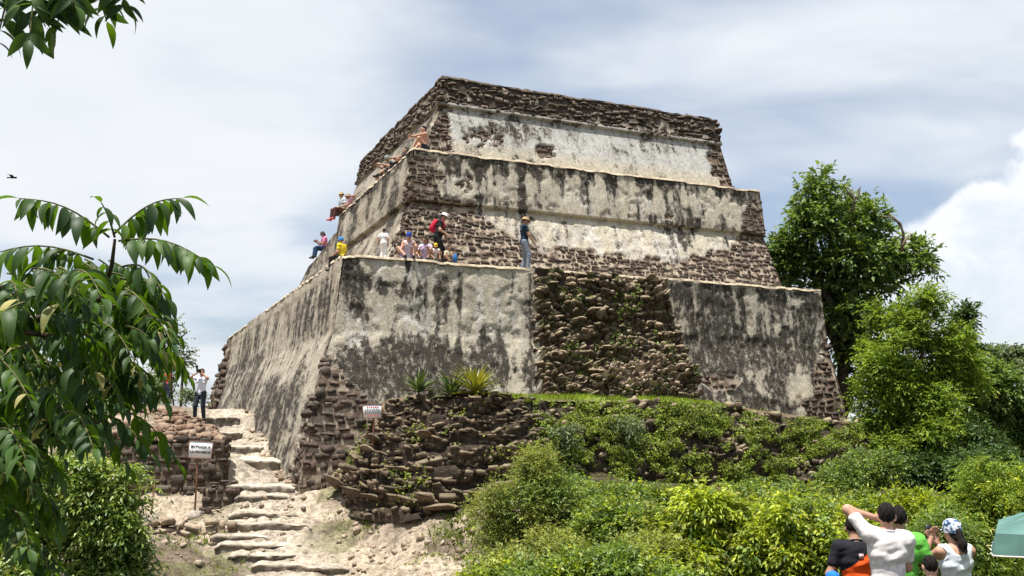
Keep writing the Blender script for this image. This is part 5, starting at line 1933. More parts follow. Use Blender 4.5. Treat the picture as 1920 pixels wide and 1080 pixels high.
# branches and trunk
br = []
c_ = W(215, 455, d0) - TB
br.append(tube([(0, 0, -.4), (.05, 0, 1.2), (.2, .05, 2.2), (.9, .05, 2.75)], [.16, .14, .11, .07], 10))
br.append(tube([(.9, .05, 2.75), (1.9, .3, 2.5), (2.8, .3, 2.55), W(190, 560, 5.5) - TB, c_ + np.array([-.03, 0.05, -.12]), c_ + np.array([.0, 0, .02])], [.06, .045, .03, .02, .012, .008], 7))
for q in [(150, 600, 5.5), (200, 700, 5.3), (60, 700, 5.6), (100, 820, 5.4), (20, 900, 5.2), (260, 620, 5.3)]:
    br.append(limb((1.0 + rf.rand() * .5, 0, 2.75), W(*q) - TB, .035, .012, rf, .1, 6))
tp_ = W(120, -70, 4.6) - TB
br.append(tube([(.2, .05, 2.2), (.35, -.1, 3.6), (1.2, -.3, 4.9), tp_ + np.array([-.3, 0, .1]), tp_ + np.array([.4, 0, .05])], [.1, .07, .04, .02, .012], 7))
Vb, Fb = join(br)
obj('trunk', mesh_np('trunk', Vb, Fb, M['bark']), tree)
Vb, Fb = join(rach)
obj('leaf_stalks', mesh_np('leaf_stalks', Vb, Fb, M['twig']), tree, kind='stuff')
pp3 = np.array([l[0] for l in leafpl])
qx, qy, qd = proj(pp3)
inn = (qx > -20) & (qy > -20) & (qx < 460) & (qy < 1100)
score = np.where(inn, 1, 0) * (np.array([l[3] for l in leafpl]) / qd) * np.where((qx > 180) | (qy < 520), 1.6, 1.0)
order = np.argsort(-score)
restV, restR = [], []
for rank, i in enumerate(order):
    p, dr, nr, s_ = leafpl[i]
    y_ = unit(dr); x_ = unit(np.cross(y_, nr)); z_ = np.cross(x_, y_)
    Rm = np.stack([x_, y_, z_], 1) * s_
    q = p - TB
    if rank < 300:
        o = bpy.data.objects.new('leaf', LEAF_ME)
        COL.objects.link(o); o.parent = tree
        o.matrix_local = Matrix(((*Rm[0], q[0]), (*Rm[1], q[1]), (*Rm[2], q[2]), (0, 0, 0, 1)))
    else:
        restV.append((LV @ Rm.T + q, LF)); restR.append(np.full(len(LV), rf.rand()))
Vr, Fr = join(restV)
obj('foliage', mesh_np('foliage', Vr, Fr, M['leaf_fore'], attrs={'rnd': np.concatenate(restR)}), tree, kind='stuff')
print('leaflets', len(leafpl))

# ------------------------------------------------------------------ people: smooth-blended bodies polygonised from a distance field
def surface_nets(f, lo, hi, h):
    lo, hi = np.asarray(lo, float), np.asarray(hi, float)
    n = np.ceil((hi - lo) / h).astype(int) + 1
    g = [lo[i] + h * np.arange(n[i]) for i in range(3)]
    X, Y, Z = np.meshgrid(*g, indexing='ij')
    D_ = f(np.stack([X, Y, Z], -1))
    ins = D_ < 0
    c = np.zeros(n - 1, np.int8)
    for a in (0, 1):
        for b in (0, 1):
            for e in (0, 1):
                c += ins[a:n[0] - 1 + a, b:n[1] - 1 + b, e:n[2] - 1 + e]
    act = (c > 0) & (c < 8)
    ids = -np.ones(n - 1, np.int64)
    ix = np.argwhere(act)
    if len(ix) == 0:
        return np.zeros((0, 3)), np.zeros((0, 4), int)
    ids[act] = np.arange(len(ix))
    S = np.zeros((len(ix), 3)); cnt = np.zeros(len(ix))
    cor = [(a, b, e) for a in (0, 1) for b in (0, 1) for e in (0, 1)]
    for p in cor:
        for ax in range(3):
            if p[ax]:
                continue
            q = list(p); q[ax] = 1
            dp = D_[ix[:, 0] + p[0], ix[:, 1] + p[1], ix[:, 2] + p[2]]
            dq = D_[ix[:, 0] + q[0], ix[:, 1] + q[1], ix[:, 2] + q[2]]
            m = (dp < 0) != (dq < 0)
            t = np.where(m, dp / np.where(m, dp - dq, 1), 0)
            pt = np.tile(np.array(p, float), (len(ix), 1)); pt[:, ax] += t
            S += pt * m[:, None]; cnt += m
    V = lo + h * (ix + S / cnt[:, None])
    Fs = []
    for ax in range(3):
        a1, a2 = (ax + 1) % 3, (ax + 2) % 3
        sl0 = [slice(None)] * 3; sl1 = [slice(None)] * 3
        sl0[ax] = slice(0, -1); sl1[ax] = slice(1, None)
        A, B = ins[tuple(sl0)], ins[tuple(sl1)]
        e = np.argwhere(A != B)
        e = e[(e[:, a1] > 0) & (e[:, a2] > 0) & (e[:, a1] < n[a1] - 1) & (e[:, a2] < n[a2] - 1)]
        if not len(e):
            continue
        flip = A[e[:, 0], e[:, 1], e[:, 2]]
        qd_ = []
        for o1, o2 in ((-1, -1), (0, -1), (0, 0), (-1, 0)):
            k = e.copy(); k[:, a1] += o1; k[:, a2] += o2
            qd_.append(ids[k[:, 0], k[:, 1], k[:, 2]])
        q = np.stack(qd_, 1)
        q[~flip] = q[~flip][:, ::-1]
        Fs.append(q)
    F = np.concatenate(Fs)
    return V, F[(F >= 0).all(1)]


def sd_cap(P, a, b, r0, r1):
    a, b = np.asarray(a, float), np.asarray(b, float)
    ba = b - a
    t = np.clip(((P - a) @ ba) / (ba @ ba + 1e-9), 0, 1)
    return np.linalg.norm(P - a - t[..., None] * ba, axis=-1) - (r0 + (r1 - r0) * t)


def sd_ell(P, c, R_, r):
    q = (P - c) @ R_
    r = np.asarray(r, float)
    k = np.linalg.norm(q / r, axis=-1)
    k1 = np.linalg.norm(q / (r * r), axis=-1)
    return k * (k - 1) / (k1 + 1e-9)


def smin(a, b, k):
    h = np.clip(.5 + .5 * (b - a) / k, 0, 1)
    return b + (a - b) * h - k * h * (1 - h)


def union(P, prims, k):
    d = None
    for p in prims:
        e = sd_cap(P, *p[1:]) if p[0] == 'c' else sd_ell(P, *p[1:])
        d = e if d is None else smin(d, e, k)
    return d


def bounds(prims, pad):
    lo, hi = np.full(3, 9e9), np.full(3, -9e9)
    for p in prims:
        if p[0] == 'c':
            r = max(p[3], p[4])
            for q in (p[1], p[2]):
                lo = np.minimum(lo, np.asarray(q) - r); hi = np.maximum(hi, np.asarray(q) + r)
        else:
            r = max(p[3]); lo = np.minimum(lo, np.asarray(p[1]) - r); hi = np.maximum(hi, np.asarray(p[1]) + r)
    return lo - pad, hi + pad


def ik(a, b, l1, l2, hint):
    a, b, hint = (np.asarray(v, float) for v in (a, b, hint))
    v = b - a
    L_ = np.linalg.norm(v)
    mx = (l1 + l2) * .995
    if L_ > mx:
        b = a + v / L_ * mx; v = b - a; L_ = mx
    x = (l1 * l1 - l2 * l2 + L_ * L_) / (2 * L_)
    y = math.sqrt(max(l1 * l1 - x * x, 1e-6))
    d = v / L_
    p = hint - d * (hint @ d)
    p = p / (np.linalg.norm(p) + 1e-6)
    return a + d * x + p * y, b


def rot3(ax, ang):
    return np.array(Matrix.Rotation(ang, 3, Vector(tuple(ax))))


_clothmats = {}


def cmat(c, rough=.85):
    key = (tuple(c), rough)
    if key not in _clothmats:
        _clothmats[key] = m_plain('cloth', c, rough, .15, .14, 22, .15)
    return _clothmats[key]


SKIN = m_plain('skin', (.34, .19, .125), .6, .3, .1, 30)
SKIN2 = m_plain('sunburnt_skin', (.46, .26, .18), .6, .3, .1, 30)
HAIR = m_plain('dark_hair', (.012, .009, .008), .85, .15, .4, 70, .8)
EYE = m_plain('eye', (.03, .02, .015), .3, .5, .05, 30)


def person(label, foot, face, H=1.7, lean=(0, 0), pelvis=None, hands=None, feet=None, hints=None, khints=None, head=(0, 0), hi=False,
           shirt=(.5, .5, .5), sleeve=.55, pants=(.05, .06, .09), leg=1.0, shoes=(.05, .04, .04), hair='short', hat=None, hatc=(.5, .5, .5), skin=None, group=None, twist=0.0,
           tank=False, belly=0.0, shoulder_up=(0, 0), collar=None, extras=None):
    """foot: world point under the figure; face: heading (radians, 0 = away from the camera); local axes x right, y forwards, z up"""
    S = H / 1.7
    skin = skin or SKIN
    t = thing('person', label, 'person', tuple(foot), -face, group)
    pel = np.array(pelvis if pelvis is not None else (0, 0, .93), float)
    Rt = rot3((1, 0, 0), -lean[0]) @ rot3((0, 1, 0), lean[1]) @ rot3((0, 0, 1), twist)
    T = lambda x, y, z: pel + Rt @ np.array([x, y, z])
    chest, neck = T(0, 0, .34), T(0, -.005, .5)
    Rh = Rt @ rot3((0, 0, 1), -head[0]) @ rot3((1, 0, 0), -head[1])
    hc = T(0, .01, .545) + Rh @ np.array([0, .015, .105])
    hd = lambda x, y, z: hc + Rh @ np.array([x, y, z])
    sh = [T(-.175, -.01, .445 + shoulder_up[0]), T(.175, -.01, .445 + shoulder_up[1])]
    hp = [T(-.085, 0, -.03), T(.085, 0, -.03)]
    hands = hands or [(-.25, .06, .82), (.25, .06, .82)]
    feet = feet or [(-.1, 0, .07), (.1, .02, .07)]
    hints = hints or [(-.3, -1, -.1), (.3, -1, -.1)]
    khints = khints or [(-.15, 1, 0), (.15, 1, 0)]
    el, wr, kn, an = [None] * 2, [None] * 2, [None] * 2, [None] * 2
    for i in (0, 1):
        el[i], wr[i] = ik(sh[i], hands[i], .29, .255, hints[i])
        kn[i], an[i] = ik(hp[i], feet[i], .43, .42, khints[i])
    fwd = Rt @ np.array([0, 1, 0])
    toes = []
    for i in (0, 1):
        f = np.array([khints[i][0] * .6, 1.0, 0]) if abs(khints[i][1]) > .2 else np.array([0, 1.0, 0])
        toes.append(an[i] + unit(f) * .155 + np.array([0, 0, -.035]))
    torso = [('e', T(0, 0, .0), Rt, (.16, .115, .13)), ('e', T(0, .01 + belly * .4, .16), Rt, (.14 + belly, .105 + belly, .15)), ('e', chest, Rt, (.168, .118, .17)),
             ('c', sh[0] + (sh[1] - sh[0]) * .12, sh[0] + (sh[1] - sh[0]) * .88, .062, .062)]
    arms = []
    for i in (0, 1):
        arms += [('c', sh[i], el[i], .052, .042), ('c', el[i], wr[i], .041, .028)]
    legs = []
    for i in (0, 1):
        legs += [('c', hp[i], kn[i], .092, .058), ('c', kn[i], an[i], .055, .036)]
    ft = [('c', an[i] + np.array([0, 0, -.015]), toes[i], .038, .03) for i in (0, 1)]
    nk = [('c', neck + Rt @ np.array([0, -.005, -.05]), hd(0, -.02, -.06), .056, .05)]
    hdp = [('e', hd(0, -.01, .02), Rh, (.076, .094, .1)), ('e', hd(0, .02, -.045), Rh, (.058, .068, .07)), ('c', hd(0, .09, .0), hd(0, .108, -.025), .012, .016),
           ('e', hd(-.077, -.005, -.01), Rh, (.014, .028, .034)), ('e', hd(.077, -.005, -.01), Rh, (.014, .028, .034)), ('e', hd(0, .083, -.062), Rh, (.024, .012, .01))]
    h = .0105 if hi else .02
    hs = .004 if hi else .0065
    body = torso + arms + legs + ft + nk
    lo, hi_ = bounds(body + hdp, .03)
    V, F = surface_nets(lambda P: smin(union(P, body, .045), union(P, hdp, .014), .02), lo, hi_, h)
    parts = [(V, F)]
    for i in (0, 1):                                   # hands: palm, four fingers, thumb
        d = unit(wr[i] - el[i])
        s = np.cross(d, unit(np.array([.2, .9, .3]) + 0 * d)); s = unit(s)
        if hints[i] is not None:
            s = unit(np.cross(d, np.cross(s, d)))
        nrm = np.cross(s, d)
        c = wr[i] + d * .045
        Rp = np.stack([s, d, nrm], 1)
        pr = [('c', wr[i] - d * .03, wr[i] + d * .015, .028, .026), ('e', c, Rp, (.042, .052, .019))]
        for k, (ox, ln) in enumerate(((-.03, .062), (-.01, .075), (.011, .07), (.03, .052))):
            b = c + d * .04 + s * ox
            m = b + d * ln * .55 - nrm * .012
            e = m + d * ln * .35 - nrm * .03
            pr += [('c', b, m, .0105, .0095), ('c', m, e, .0095, .008)]
        th0 = c - d * .025 + s * (.036 if i == 0 else -.036)
        th1 = th0 + unit(s * (1 if i == 0 else -1) + d * .8) * .045
        pr += [('c', th0, th1, .0125, .011), ('c', th1, th1 + unit(d - nrm * .5) * .03, .011, .009)]
        lo, hh = bounds(pr, .012)
        parts.append(surface_nets(lambda P: union(P, pr, .008), lo, hh, hs))
    Vb, Fb = join(parts)
    obj('body', mesh_np('body', Vb * S, Fb, skin), t)
    # clothes
    if shirt is not None:
        inf = .014
        sp = [(p[0], *p[1:3], np.asarray(p[3]) + inf) if p[0] == 'e' else ('c', p[1], p[2], p[3] + inf, p[4] + inf) for p in torso]
        if not tank:
            for i in (0, 1):
                sp.append(('c', sh[i], sh[i] + (el[i] - sh[i]) * min(sleeve, 1), .07, .062 - .008 * sleeve))
                if sleeve > 1:
                    sp.append(('c', el[i], el[i] + (wr[i] - el[i]) * (sleeve - 1), .056, .045))
        sp.append(('c', T(0, -.01, .45), T(0, -.012, .475), .09, .072))
        lo, hh = bounds(sp, .02)

        def fs(P):
            d = union(P, sp, .04)
            q = (P - pel) @ Rt
            if hi:
                d = d - .004 + .03 * (fbm(np.stack([q[..., 0] * 7 + q[..., 2] * 3, q[..., 1] * 7, q[..., 2] * 15 - q[..., 0] * 5], -1), 12, 2) - .5)
            else:
                d = d + .006 * np.sin(q[..., 2] * 55 + q[..., 0] * 26 + 2.5 * np.sin(q[..., 0] * 14))
            d = np.maximum(d, -(q[..., 2] + .11))
            rr_ = np.hypot(q[..., 0], q[..., 1] + .01)
            d = np.maximum(d, -np.maximum(.492 - .35 * np.maximum(q[..., 1], 0) - q[..., 2], rr_ - .074))
            if tank:
                d = np.maximum(d, .095 - np.hypot(np.abs(q[..., 0]) - .235, q[..., 2] - .42) + 0 * d)
                d = np.maximum(d, -(np.hypot(q[..., 0] / .09, (q[..., 2] - .53) / .12) - 1) * .09)
            return d
        V, F = surface_nets(fs, lo, hh, h * .8)
        so = obj('shirt', mesh_np('shirt', V * S, F, cmat(shirt)), t)
        if collar is not None:
            ang = np.linspace(0, 2 * math.pi, 17)
            P = np.array([T(.078 * math.cos(a), -.01 + .075 * math.sin(a), .505 - .02 * math.sin(a)) for a in ang])
            V, F = tube(P * S, .012 * S, 6)
            obj('collar', mesh_np('collar', V, F, cmat(collar)), so)
    if pants is not None:
        inf = .012
        lp = [('e', T(0, 0, -.01), Rt, (.168 + belly * .5, .122 + belly * .4, .12))]
        for i in (0, 1):
            if leg <= .5:
                lp.append(('c', hp[i], hp[i] + (kn[i] - hp[i]) * leg * 2, .104, .085))
            else:
                lp += [('c', hp[i], kn[i], .105, .074), ('c', kn[i], kn[i] + (an[i] - kn[i]) * (leg - .5) * 2, .074, .06)]
        lo, hh = bounds(lp, .02)
        V, F = surface_nets(lambda P: np.maximum(union(P, lp, .03) + .002 * np.sin(P[..., 2] * 60 + P[..., 0] * 30), ((P - pel) @ Rt)[..., 2] - .1), lo, hh, h)
        obj('trousers' if leg > .6 else 'shorts', mesh_np('trousers', V * S, F, cmat(pants)), t)
    if shoes is not None:
        for i in (0, 1):
            spm = [('c', an[i] + np.array([0, 0, -.02]), toes[i], .05, .042), ('c', an[i] + np.array([0, 0, .0]), an[i] + np.array([0, 0, -.04]), .046, .05)]
            lo, hh = bounds(spm, .02)
            V, F = surface_nets(lambda P: np.maximum(union(P, spm, .02), an[i][2] - .072 - P[..., 2]), lo, hh, .014)
            obj('shoe', mesh_np('shoe', V * S, F, cmat(shoes, .6)), t)
    # hair
    if hair:
        hp_ = [('e', hd(0, -.02, .03), Rh, (.08, .099, .102) if hat is None else (.08, .096, .09))]
        if hair in ('long', 'tail'):
            hp_.append(('e', hd(0, -.06, -.05), Rh, (.07, .05, .08)))
        if hair == 'long':
            hp_ += [('c', hd(-.06, -.04, -.02), hd(-.07, -.03, -.22), .035, .025), ('c', hd(.06, -.04, -.02), hd(.07, -.03, -.22), .035, .025), ('c', hd(0, -.075, -.02), hd(0, -.085, -.25), .05, .035)]
        if hair == 'tail':
            z_ = np.array([0, 0, -1.0])
            tb = hd(0, -.115, .0)
            hp_ += [('c', tb, tb + z_ * .12 - fwd * .06, .034, .042), ('c', tb + z_ * .12 - fwd * .06, tb + z_ * .38 - fwd * .075 + np.array([.01, 0, 0]), .042, .038), ('c', tb + z_ * .38 - fwd * .075 + np.array([.01, 0, 0]), tb + z_ * .6 - fwd * .06, .038, .01)]
        lo, hh = bounds(hp_, .02)

        def fh(P):
            q = (P - hc) @ Rh
            d = union(P, hp_, .025) + .004 * np.sin(q[..., 0] * 130) * np.sin(q[..., 2] * 60 + 2)
            return np.maximum(d, np.minimum(.045 - q[..., 2], 9) * .7 + (q[..., 1] - .03) * .75)
        V, F = surface_nets(fh, lo, hh, h * .7)
        obj('hair', mesh_np('hair', V * S, F, HAIR), t)
    for sx in (-1, 1):
        V, F = SHAPES[0]
        obj('eye', mesh_np('eye', (V * .022 + np.zeros(3)) @ Rh.T * S + hd(.03 * sx, .083, .0) * S, F, EYE), t)
    if hat:
        n = 20
        ang = np.linspace(0, 2 * math.pi, n, endpoint=False)
        rings = []
        if hat == 'cap':
            for r_, z in ((.098, -.012), (.1, .03), (.098, .07), (.084, .108), (.05, .132), (.02, .14), (.004, .141)):
                rings.append([hd(r_ * .93 * math.cos(a), -.012 + r_ * 1.1 * math.sin(a), z) for a in ang])
        else:
            br_ = .165 if hat == 'wide' else .135
            for r_, z in ((br_, .028), (br_ * .99, .036), (.098, .046), (.096, .09), (.088, .118), (.05, .132), (.004, .132)):
                rings.append([hd(r_ * .95 * math.cos(a), -.01 + r_ * 1.08 * math.sin(a), z + (.012 * math.cos(2 * a) if r_ > .12 else 0)) for a in ang])
        V = np.concatenate(rings); m = len(rings)
        F = np.array([(i * n + j, i * n + (j + 1) % n, (i + 1) * n + (j + 1) % n, (i + 1) * n + j) for i in range(m - 1) for j in range(n)])
        ho = obj('cap' if hat == 'cap' else 'hat', mesh_np('hat', V * S, F, hatc if hasattr(hatc, 'node_tree') else cmat(hatc)), t)
        if hat == 'cap':
            V = []
            for k in range(9):
                a = math.radians(25 + 130 * k / 8)
                V += [hd(.086 * math.cos(a), -.012 + .1 * math.sin(a), .024), hd(.095 * math.cos(a), -.012 + .175 * math.sin(a), .012 - .0 * k), hd(.095 * math.cos(a), -.012 + .172 * math.sin(a), .007), hd(.086 * math.cos(a), -.012 + .1 * math.sin(a), .017)]
            V = np.array(V)
            F = np.concatenate([grid_faces(9, 4)])
            obj('peak', mesh_np('peak', V * S, F, ho.data.materials[0]), ho)
    t['_j'] = 0
    del t['_j']
    return t, dict(sh=sh, el=el, wr=wr, hc=hc, hd=hd, T=T, S=S, Rt=Rt)


def on_pyr(px, py, plane, val):
    """world point on a pyramid plane ('z' height, or 'x'/'y' face) seen at a pixel"""
    r = w2pyr(at(px, py, 1.0))
    k = dict(x=0, y=1, z=2)[plane]
    return pyr2w(r * (val / r[k]))


PG = 'visitors on the pyramid'
FG = 'visitors in the foreground'
Z1, Z2 = 4.74, 8.93


def stand(px, X=None, Y=None, Z=Z1):
    """foot point on a ledge: given one pyramid coordinate, slide along it until the pixel column matches"""
    best = None
    for s in np.linspace(3, 45, 4201):
        p = np.array([X if X is not None else s, Y if Y is not None else s, Z])
        w = pyr2w(p)
        e = abs(proj(w)[0] - px)
        if best is None or e < best[0]:
            best = (e, w)
    return best[1]


R_, L_ = math.pi / 2, -math.pi / 2
AL = -YAW                  # heading along the side face, away from the camera
# walking along the lower ledge
t, j = person('person in black with a red backpack and white hat walking along the lower ledge', stand(822, Y=25.75), R_ + .1, 1.66, (.28, 0), hands=[(-.22, .25, .78), (.24, .3, .92)],
              feet=[(-.1, -.34, .09), (.1, .16, .07)], pelvis=(0, -.04, .9), shirt=(.018, .018, .02), pants=(.012, .012, .013), hat='wide', hatc=(.78, .76, .72), hair='short', group=PG, belly=.03, head=(0, .1))
Vp, Fp = [], []
prb = [('e', j['T'](0, -.19, .3), j['Rt'], (.15, .1, .22)), ('e', j['T'](0, -.27, .22), j['Rt'], (.11, .05, .12))]
lo, hh = bounds(prb, .02)
V, F = surface_nets(lambda P: union(P, prb, .03), lo, hh, .016)
bp = obj('backpack', mesh_np('backpack', V * j['S'], F, cmat((.5, .02, .05))), None, 'bright red backpack on the back of the person in black', 'backpack')
bp.location = t.location; bp.rotation_euler = t.rotation_euler
for sx in (-1, 1):
    V, F = tube(np.array([j['T'](.1 * sx, -.13, .45), j['T'](.11 * sx, 0, .53), j['T'](.11 * sx, .135, .42), j['T'](.13 * sx, .1, .2), j['T'](.13 * sx, -.13, .12)]) * j['S'], .014, 6)
    obj('strap', mesh_np('strap', V, F, cmat((.5, .02, .05))), bp)
person('man in navy shirt, grey trousers and straw hat standing on the lower ledge', stand(983, Y=25.7), R_ - .15, 1.72, (.02, 0), hands=[(-.2, .2, .84), (.2, .28, .86)], feet=[(-.1, -.06, .07), (.1, .1, .07)],
       shirt=(.015, .028, .05), pants=(.17, .2, .25), hat='brim', hatc=(.42, .3, .15), hair='short', group=PG, head=(0, .15))
# seated on the lower ledge, legs over the edge
SEAT = dict(pelvis=(0, -.05, .13), lean=(.12, 0), feet=[(-.13, .42, -.28), (.12, .44, -.3)], hands=[(-.2, .22, .2), (.2, .24, .22)])
SQ = dict(pelvis=(0, -.12, .14), lean=(.2, 0), feet=[(-.14, .32, .07), (.12, .34, .07)], hands=[(-.16, .26, .42), (.16, .28, .4)])
pf = lambda px, X=None, Y=None, Z=Z1: stand(px, X, Y, Z)
FRONT = math.pi - YAW      # facing out of the wide face
SIDE = -math.pi / 2 - YAW  # facing out of the side face
person('girl in a blue cap and pale top sitting on the lower ledge with knees up', pf(766, Y=25.15), FRONT + .25, 1.5, **SQ, shirt=(.55, .52, .62), tank=True, pants=(.3, .26, .55), leg=.25, hat='cap', hatc=(.03, .06, .3), hair='long', group=PG, skin=SKIN2)
person('dark-haired girl in lilac top sitting beside the girl in the blue cap', pf(797, Y=25.3), FRONT + .5, 1.4, **SQ, shirt=(.55, .45, .65), pants=(.12, .12, .2), leg=.3, hair='long', group=PG, head=(.5, .1))
person('child in a yellow cap sitting on the ledge behind the person in black', pf(816, Y=25.2), FRONT, 1.05, **SQ, shirt=(.7, .66, .6), pants=(.3, .3, .25), leg=.3, hat='cap', hatc=(.65, .42, .04), group=PG, head=(0, .3))
person('child sitting on the ledge to the right of the person in black, blue bag alongside', pf(841, Y=25.3), FRONT - .3, 1.0, **SQ, shirt=(.5, .45, .3), pants=(.06, .06, .07), leg=.4, hair='short', group=PG)
bb = pf(853, Y=25.1)
pr = [('e', np.array([0, 0, .13]), np.eye(3), (.075, .06, .13)), ('c', np.array([-.04, 0, .24]), np.array([.04, 0, .24]), .02, .02)]
V, F = surface_nets(lambda P: union(P, pr, .03), (-.15, -.12, -.02), (.15, .12, .3), .015)
obj('blue_bag', mesh_np('blue_bag', V, F, cmat((.04, .14, .36))), None, 'small blue bag on the lower ledge beside the seated child', 'bag', loc=tuple(bb))
person('toddler in white standing against the middle tier at the corner of the lower ledge', pf(719, Y=25.45), AL + .4, .92, (.05, 0), shirt=(.78, .77, .76), pants=(.75, .74, .73), hair='short', group=PG, hands=[(-.3, .1, 1.0), (.22, .1, .9)])
person('child in yellow shirt and blue cap sitting on the corner of the lower ledge', pf(640, X=5.95), SIDE + .9, 1.35, **SEAT, shirt=(.62, .48, .03), pants=(.03, .03, .035), leg=.9, hat='cap', hatc=(.05, .2, .45), group=PG)
# seated on the middle ledge along the side face
person('shirtless man with folded arms over raised knees sitting on the middle ledge', stand(788, X=8.95, Z=Z2), SIDE + .35, 1.72, (.12, 0), pelvis=(0, -.2, .14), feet=[(-.13, .25, .07), (.13, .27, .07)], hands=[(.12, .3, .56), (-.12, .32, .52)], hints=[(-1, .2, 0), (1, .2, 0)],
       shirt=None, pants=(.03, .035, .05), leg=.3, skin=SKIN2, group=PG, head=(-.3, .1))
person('person in black shirt lounging on the middle ledge left of the shirtless man', stand(748, X=8.95, Z=Z2), SIDE + .2, 1.65, (-.1, 0), pelvis=(0, -.2, .14), feet=[(-.13, .3, .07), (.13, .35, .07)], hands=[(-.2, .35, .4), (.25, .1, .5)], shirt=(.02, .02, .025), pants=(.02, .02, .03), group=PG, hair='short')
person('person in dark shirt and grey cap leaning forward on the middle ledge', stand(728, X=8.85, Z=Z2), SIDE - .1, 1.6, (.3, 0), pelvis=(0, -.15, .14), feet=[(-.13, .35, .07), (.13, .4, .07)], hands=[(-.2, .4, .45), (.1, .45, .45)], shirt=(.03, .03, .035), pants=(.02, .02, .03), hat='cap', hatc=(.25, .3, .28), group=PG)
person('person in pale top and light cap half hidden behind the edge of the middle ledge', stand(709, X=8.9, Z=Z2 - .25), SIDE, 1.5, (.3, 0), pelvis=(0, -.15, .14), feet=[(-.13, .35, .07), (.13, .4, .07)], shirt=(.65, .5, .48), pants=(.1, .1, .12), hat='cap', hatc=(.5, .55, .6), group=PG)
person('person in straw hat and pale shirt sitting at the far end of the middle ledge', stand(641, X=8.6, Z=Z2), SIDE - .25, 1.72, **SEAT, shirt=(.5, .55, .6), pants=(.09, .045, .035), shoes=(.5, .1, .1), hat='brim', hatc=(.45, .36, .2), group=PG)
person('person in sun hat and pink top sitting behind the straw-hatted person', stand(654, X=9.0, Z=Z2), SIDE + .1, 1.72, pelvis=(0, -.05, .2), lean=(.1, 0), feet=[(-.13, .4, .07), (.13, .42, .07)], shirt=(.6, .35, .4), pants=(.1, .1, .12), hat='wide', hatc=(.3, .27, .19), group=PG)
_q = pyr2w(tops[3] + np.array([.42, 0, .0]))
person('woman in pink top looking at a phone, seated lowest on the stairway wall', _q + np.array([0, 0, .06]), SIDE - .1, 1.75, **dict(SEAT, hands=[(-.1, .33, .4), (.1, .35, .4)]), shirt=(.6, .2, .36), pants=(.03, .06, .13), leg=.95, hair='long', hat='cap', hatc=(.1, .1, .1), group=PG, head=(0, .25))

# photographer by the stairs and a visitor in red beyond
t, j = person('photographer in white shirt raising a camera at the top of the stairs', W(374, 789, 31.6), math.pi + .05, 1.78, (-.04, 0), hands=[(-.08, .22, 1.54), (.1, .2, 1.54)], hints=[(-1, .1, -.8), (1, .1, -.8)], shirt=(.62, .64, .72), pants=(.03, .035, .05), hair='short', feet=[(-.14, 0, .07), (.14, .05, .07)])
cb = box((0.0, .25, 1.62), (.13, .08, .1)); cl = tube([(0, .28, 1.62), (0, .40, 1.63)], .045, 10); fl = box((0.09, .2, 1.74), (.05, .06, .12))
V, F = join([cb, cl, fl])
co = obj('camera', mesh_np('camera', V * j['S'], F, cmat((.015, .015, .016), .4)), None, 'black camera held up to the photographer\'s face', 'camera')
co.location = t.location; co.rotation_euler = t.rotation_euler
person('visitor in a red shirt standing beyond the rubble heap, seen through the leaves', W(310, 752, 36), .3, 1.25, shirt=(.6, .02, .02), pants=(.1, .12, .2), hair='short')

# ------------------------------------------------------------------ the group in the right foreground
def fg(px, top_py, d, H):
    h = W(px, top_py, d)
    return np.array([h[0], h[1], h[2] - H])


t, j = person('man in white t-shirt seen from behind, arm raised to his face', fg(1656, 944, 8.8, 1.7), .12, 1.7, (.0, .04), hands=[(-.06, .13, 1.56), (.14, .3, 1.25)], hints=[(-1, .0, .35), (.25, -.3, -1)], hi=True,
              shirt=(.66, .62, .6), sleeve=.62, pants=(.05, .06, .1), hair='short', group=FG, skin=SKIN2, shoulder_up=(.035, 0), head=(.15, .02), collar=(.55, .55, .6))
t, j = person('man in black and orange t-shirt partly hidden behind the man in white', fg(1603, 968, 9.3, 1.62), .1, 1.62, (.12, 0), hands=[(-.3, .1, .86), (.62, .15, 1.3)], hints=[(-.6, -.7, -.2), (0, -1, -.3)], hi=True,
              shirt=(.015, .015, .02), sleeve=.6, pants=(.04, .05, .09), hair='short', group=FG, head=(.2, .25), collar=(.02, .02, .025))
# its orange lower panel: a two-colour garment
sh_o = [c for c in t.children if c.name.startswith('shirt')][0]
m2, nt, out = mat_new('black_orange_cloth')
g = NT(nt)
sp_ = g.n('ShaderNodeSeparateXYZ'); g.L.new(g.obco(), sp_.inputs[0])
edge = g.math('SUBTRACT', g.math('ADD', sp_.outputs[2], g.math('MULTIPLY', sp_.outputs[0], -.75)), 1.2)
ccc = g.mix(g.ramp(edge, -.004, .004), (.78, .1, .015), (.015, .015, .02))
g.bsdf(out, ccc, .85, g.bump(g.noise(g.obco(), 22, 4), .15, .01), .15)
sh_o.data.materials[0] = m2
V, F = box(j['T'](.02, -.138, .36) * j['S'], (.045, .005, .045))
obj('emblem', mesh_np('emblem', V, F, cmat((.6, .42, .42)), smooth=False), sh_o)
person('man in green t-shirt standing at the right of the man in white', fg(1681, 950, 9.3, 1.735), .35, 1.735, (.06, .02), hands=[(-.25, .1, .85), (.3, .18, .92)], hi=True, shirt=(.12, .42, .06), sleeve=.6, pants=(.03, .04, .07), hair='short', group=FG, head=(-.1, .05))
m3, nt, out = mat_new('patterned_cap_cloth')
g = NT(nt)
vv = g.n('ShaderNodeTexVoronoi'); vv.inputs['Scale'].default_value = 26; g.L.new(g.obco(), vv.inputs['Vector'])
cc2 = g.mix(g.ramp(g.noise(g.obco(), 24, 2, .5), .48, .54), (.03, .07, .15), (.6, .62, .66))
cc2 = g.mix(g.ramp(g.noise(g.obco(), 15, 2, .5), .55, .6), cc2, (.1, .25, .4))
g.bsdf(out, cc2, .8)
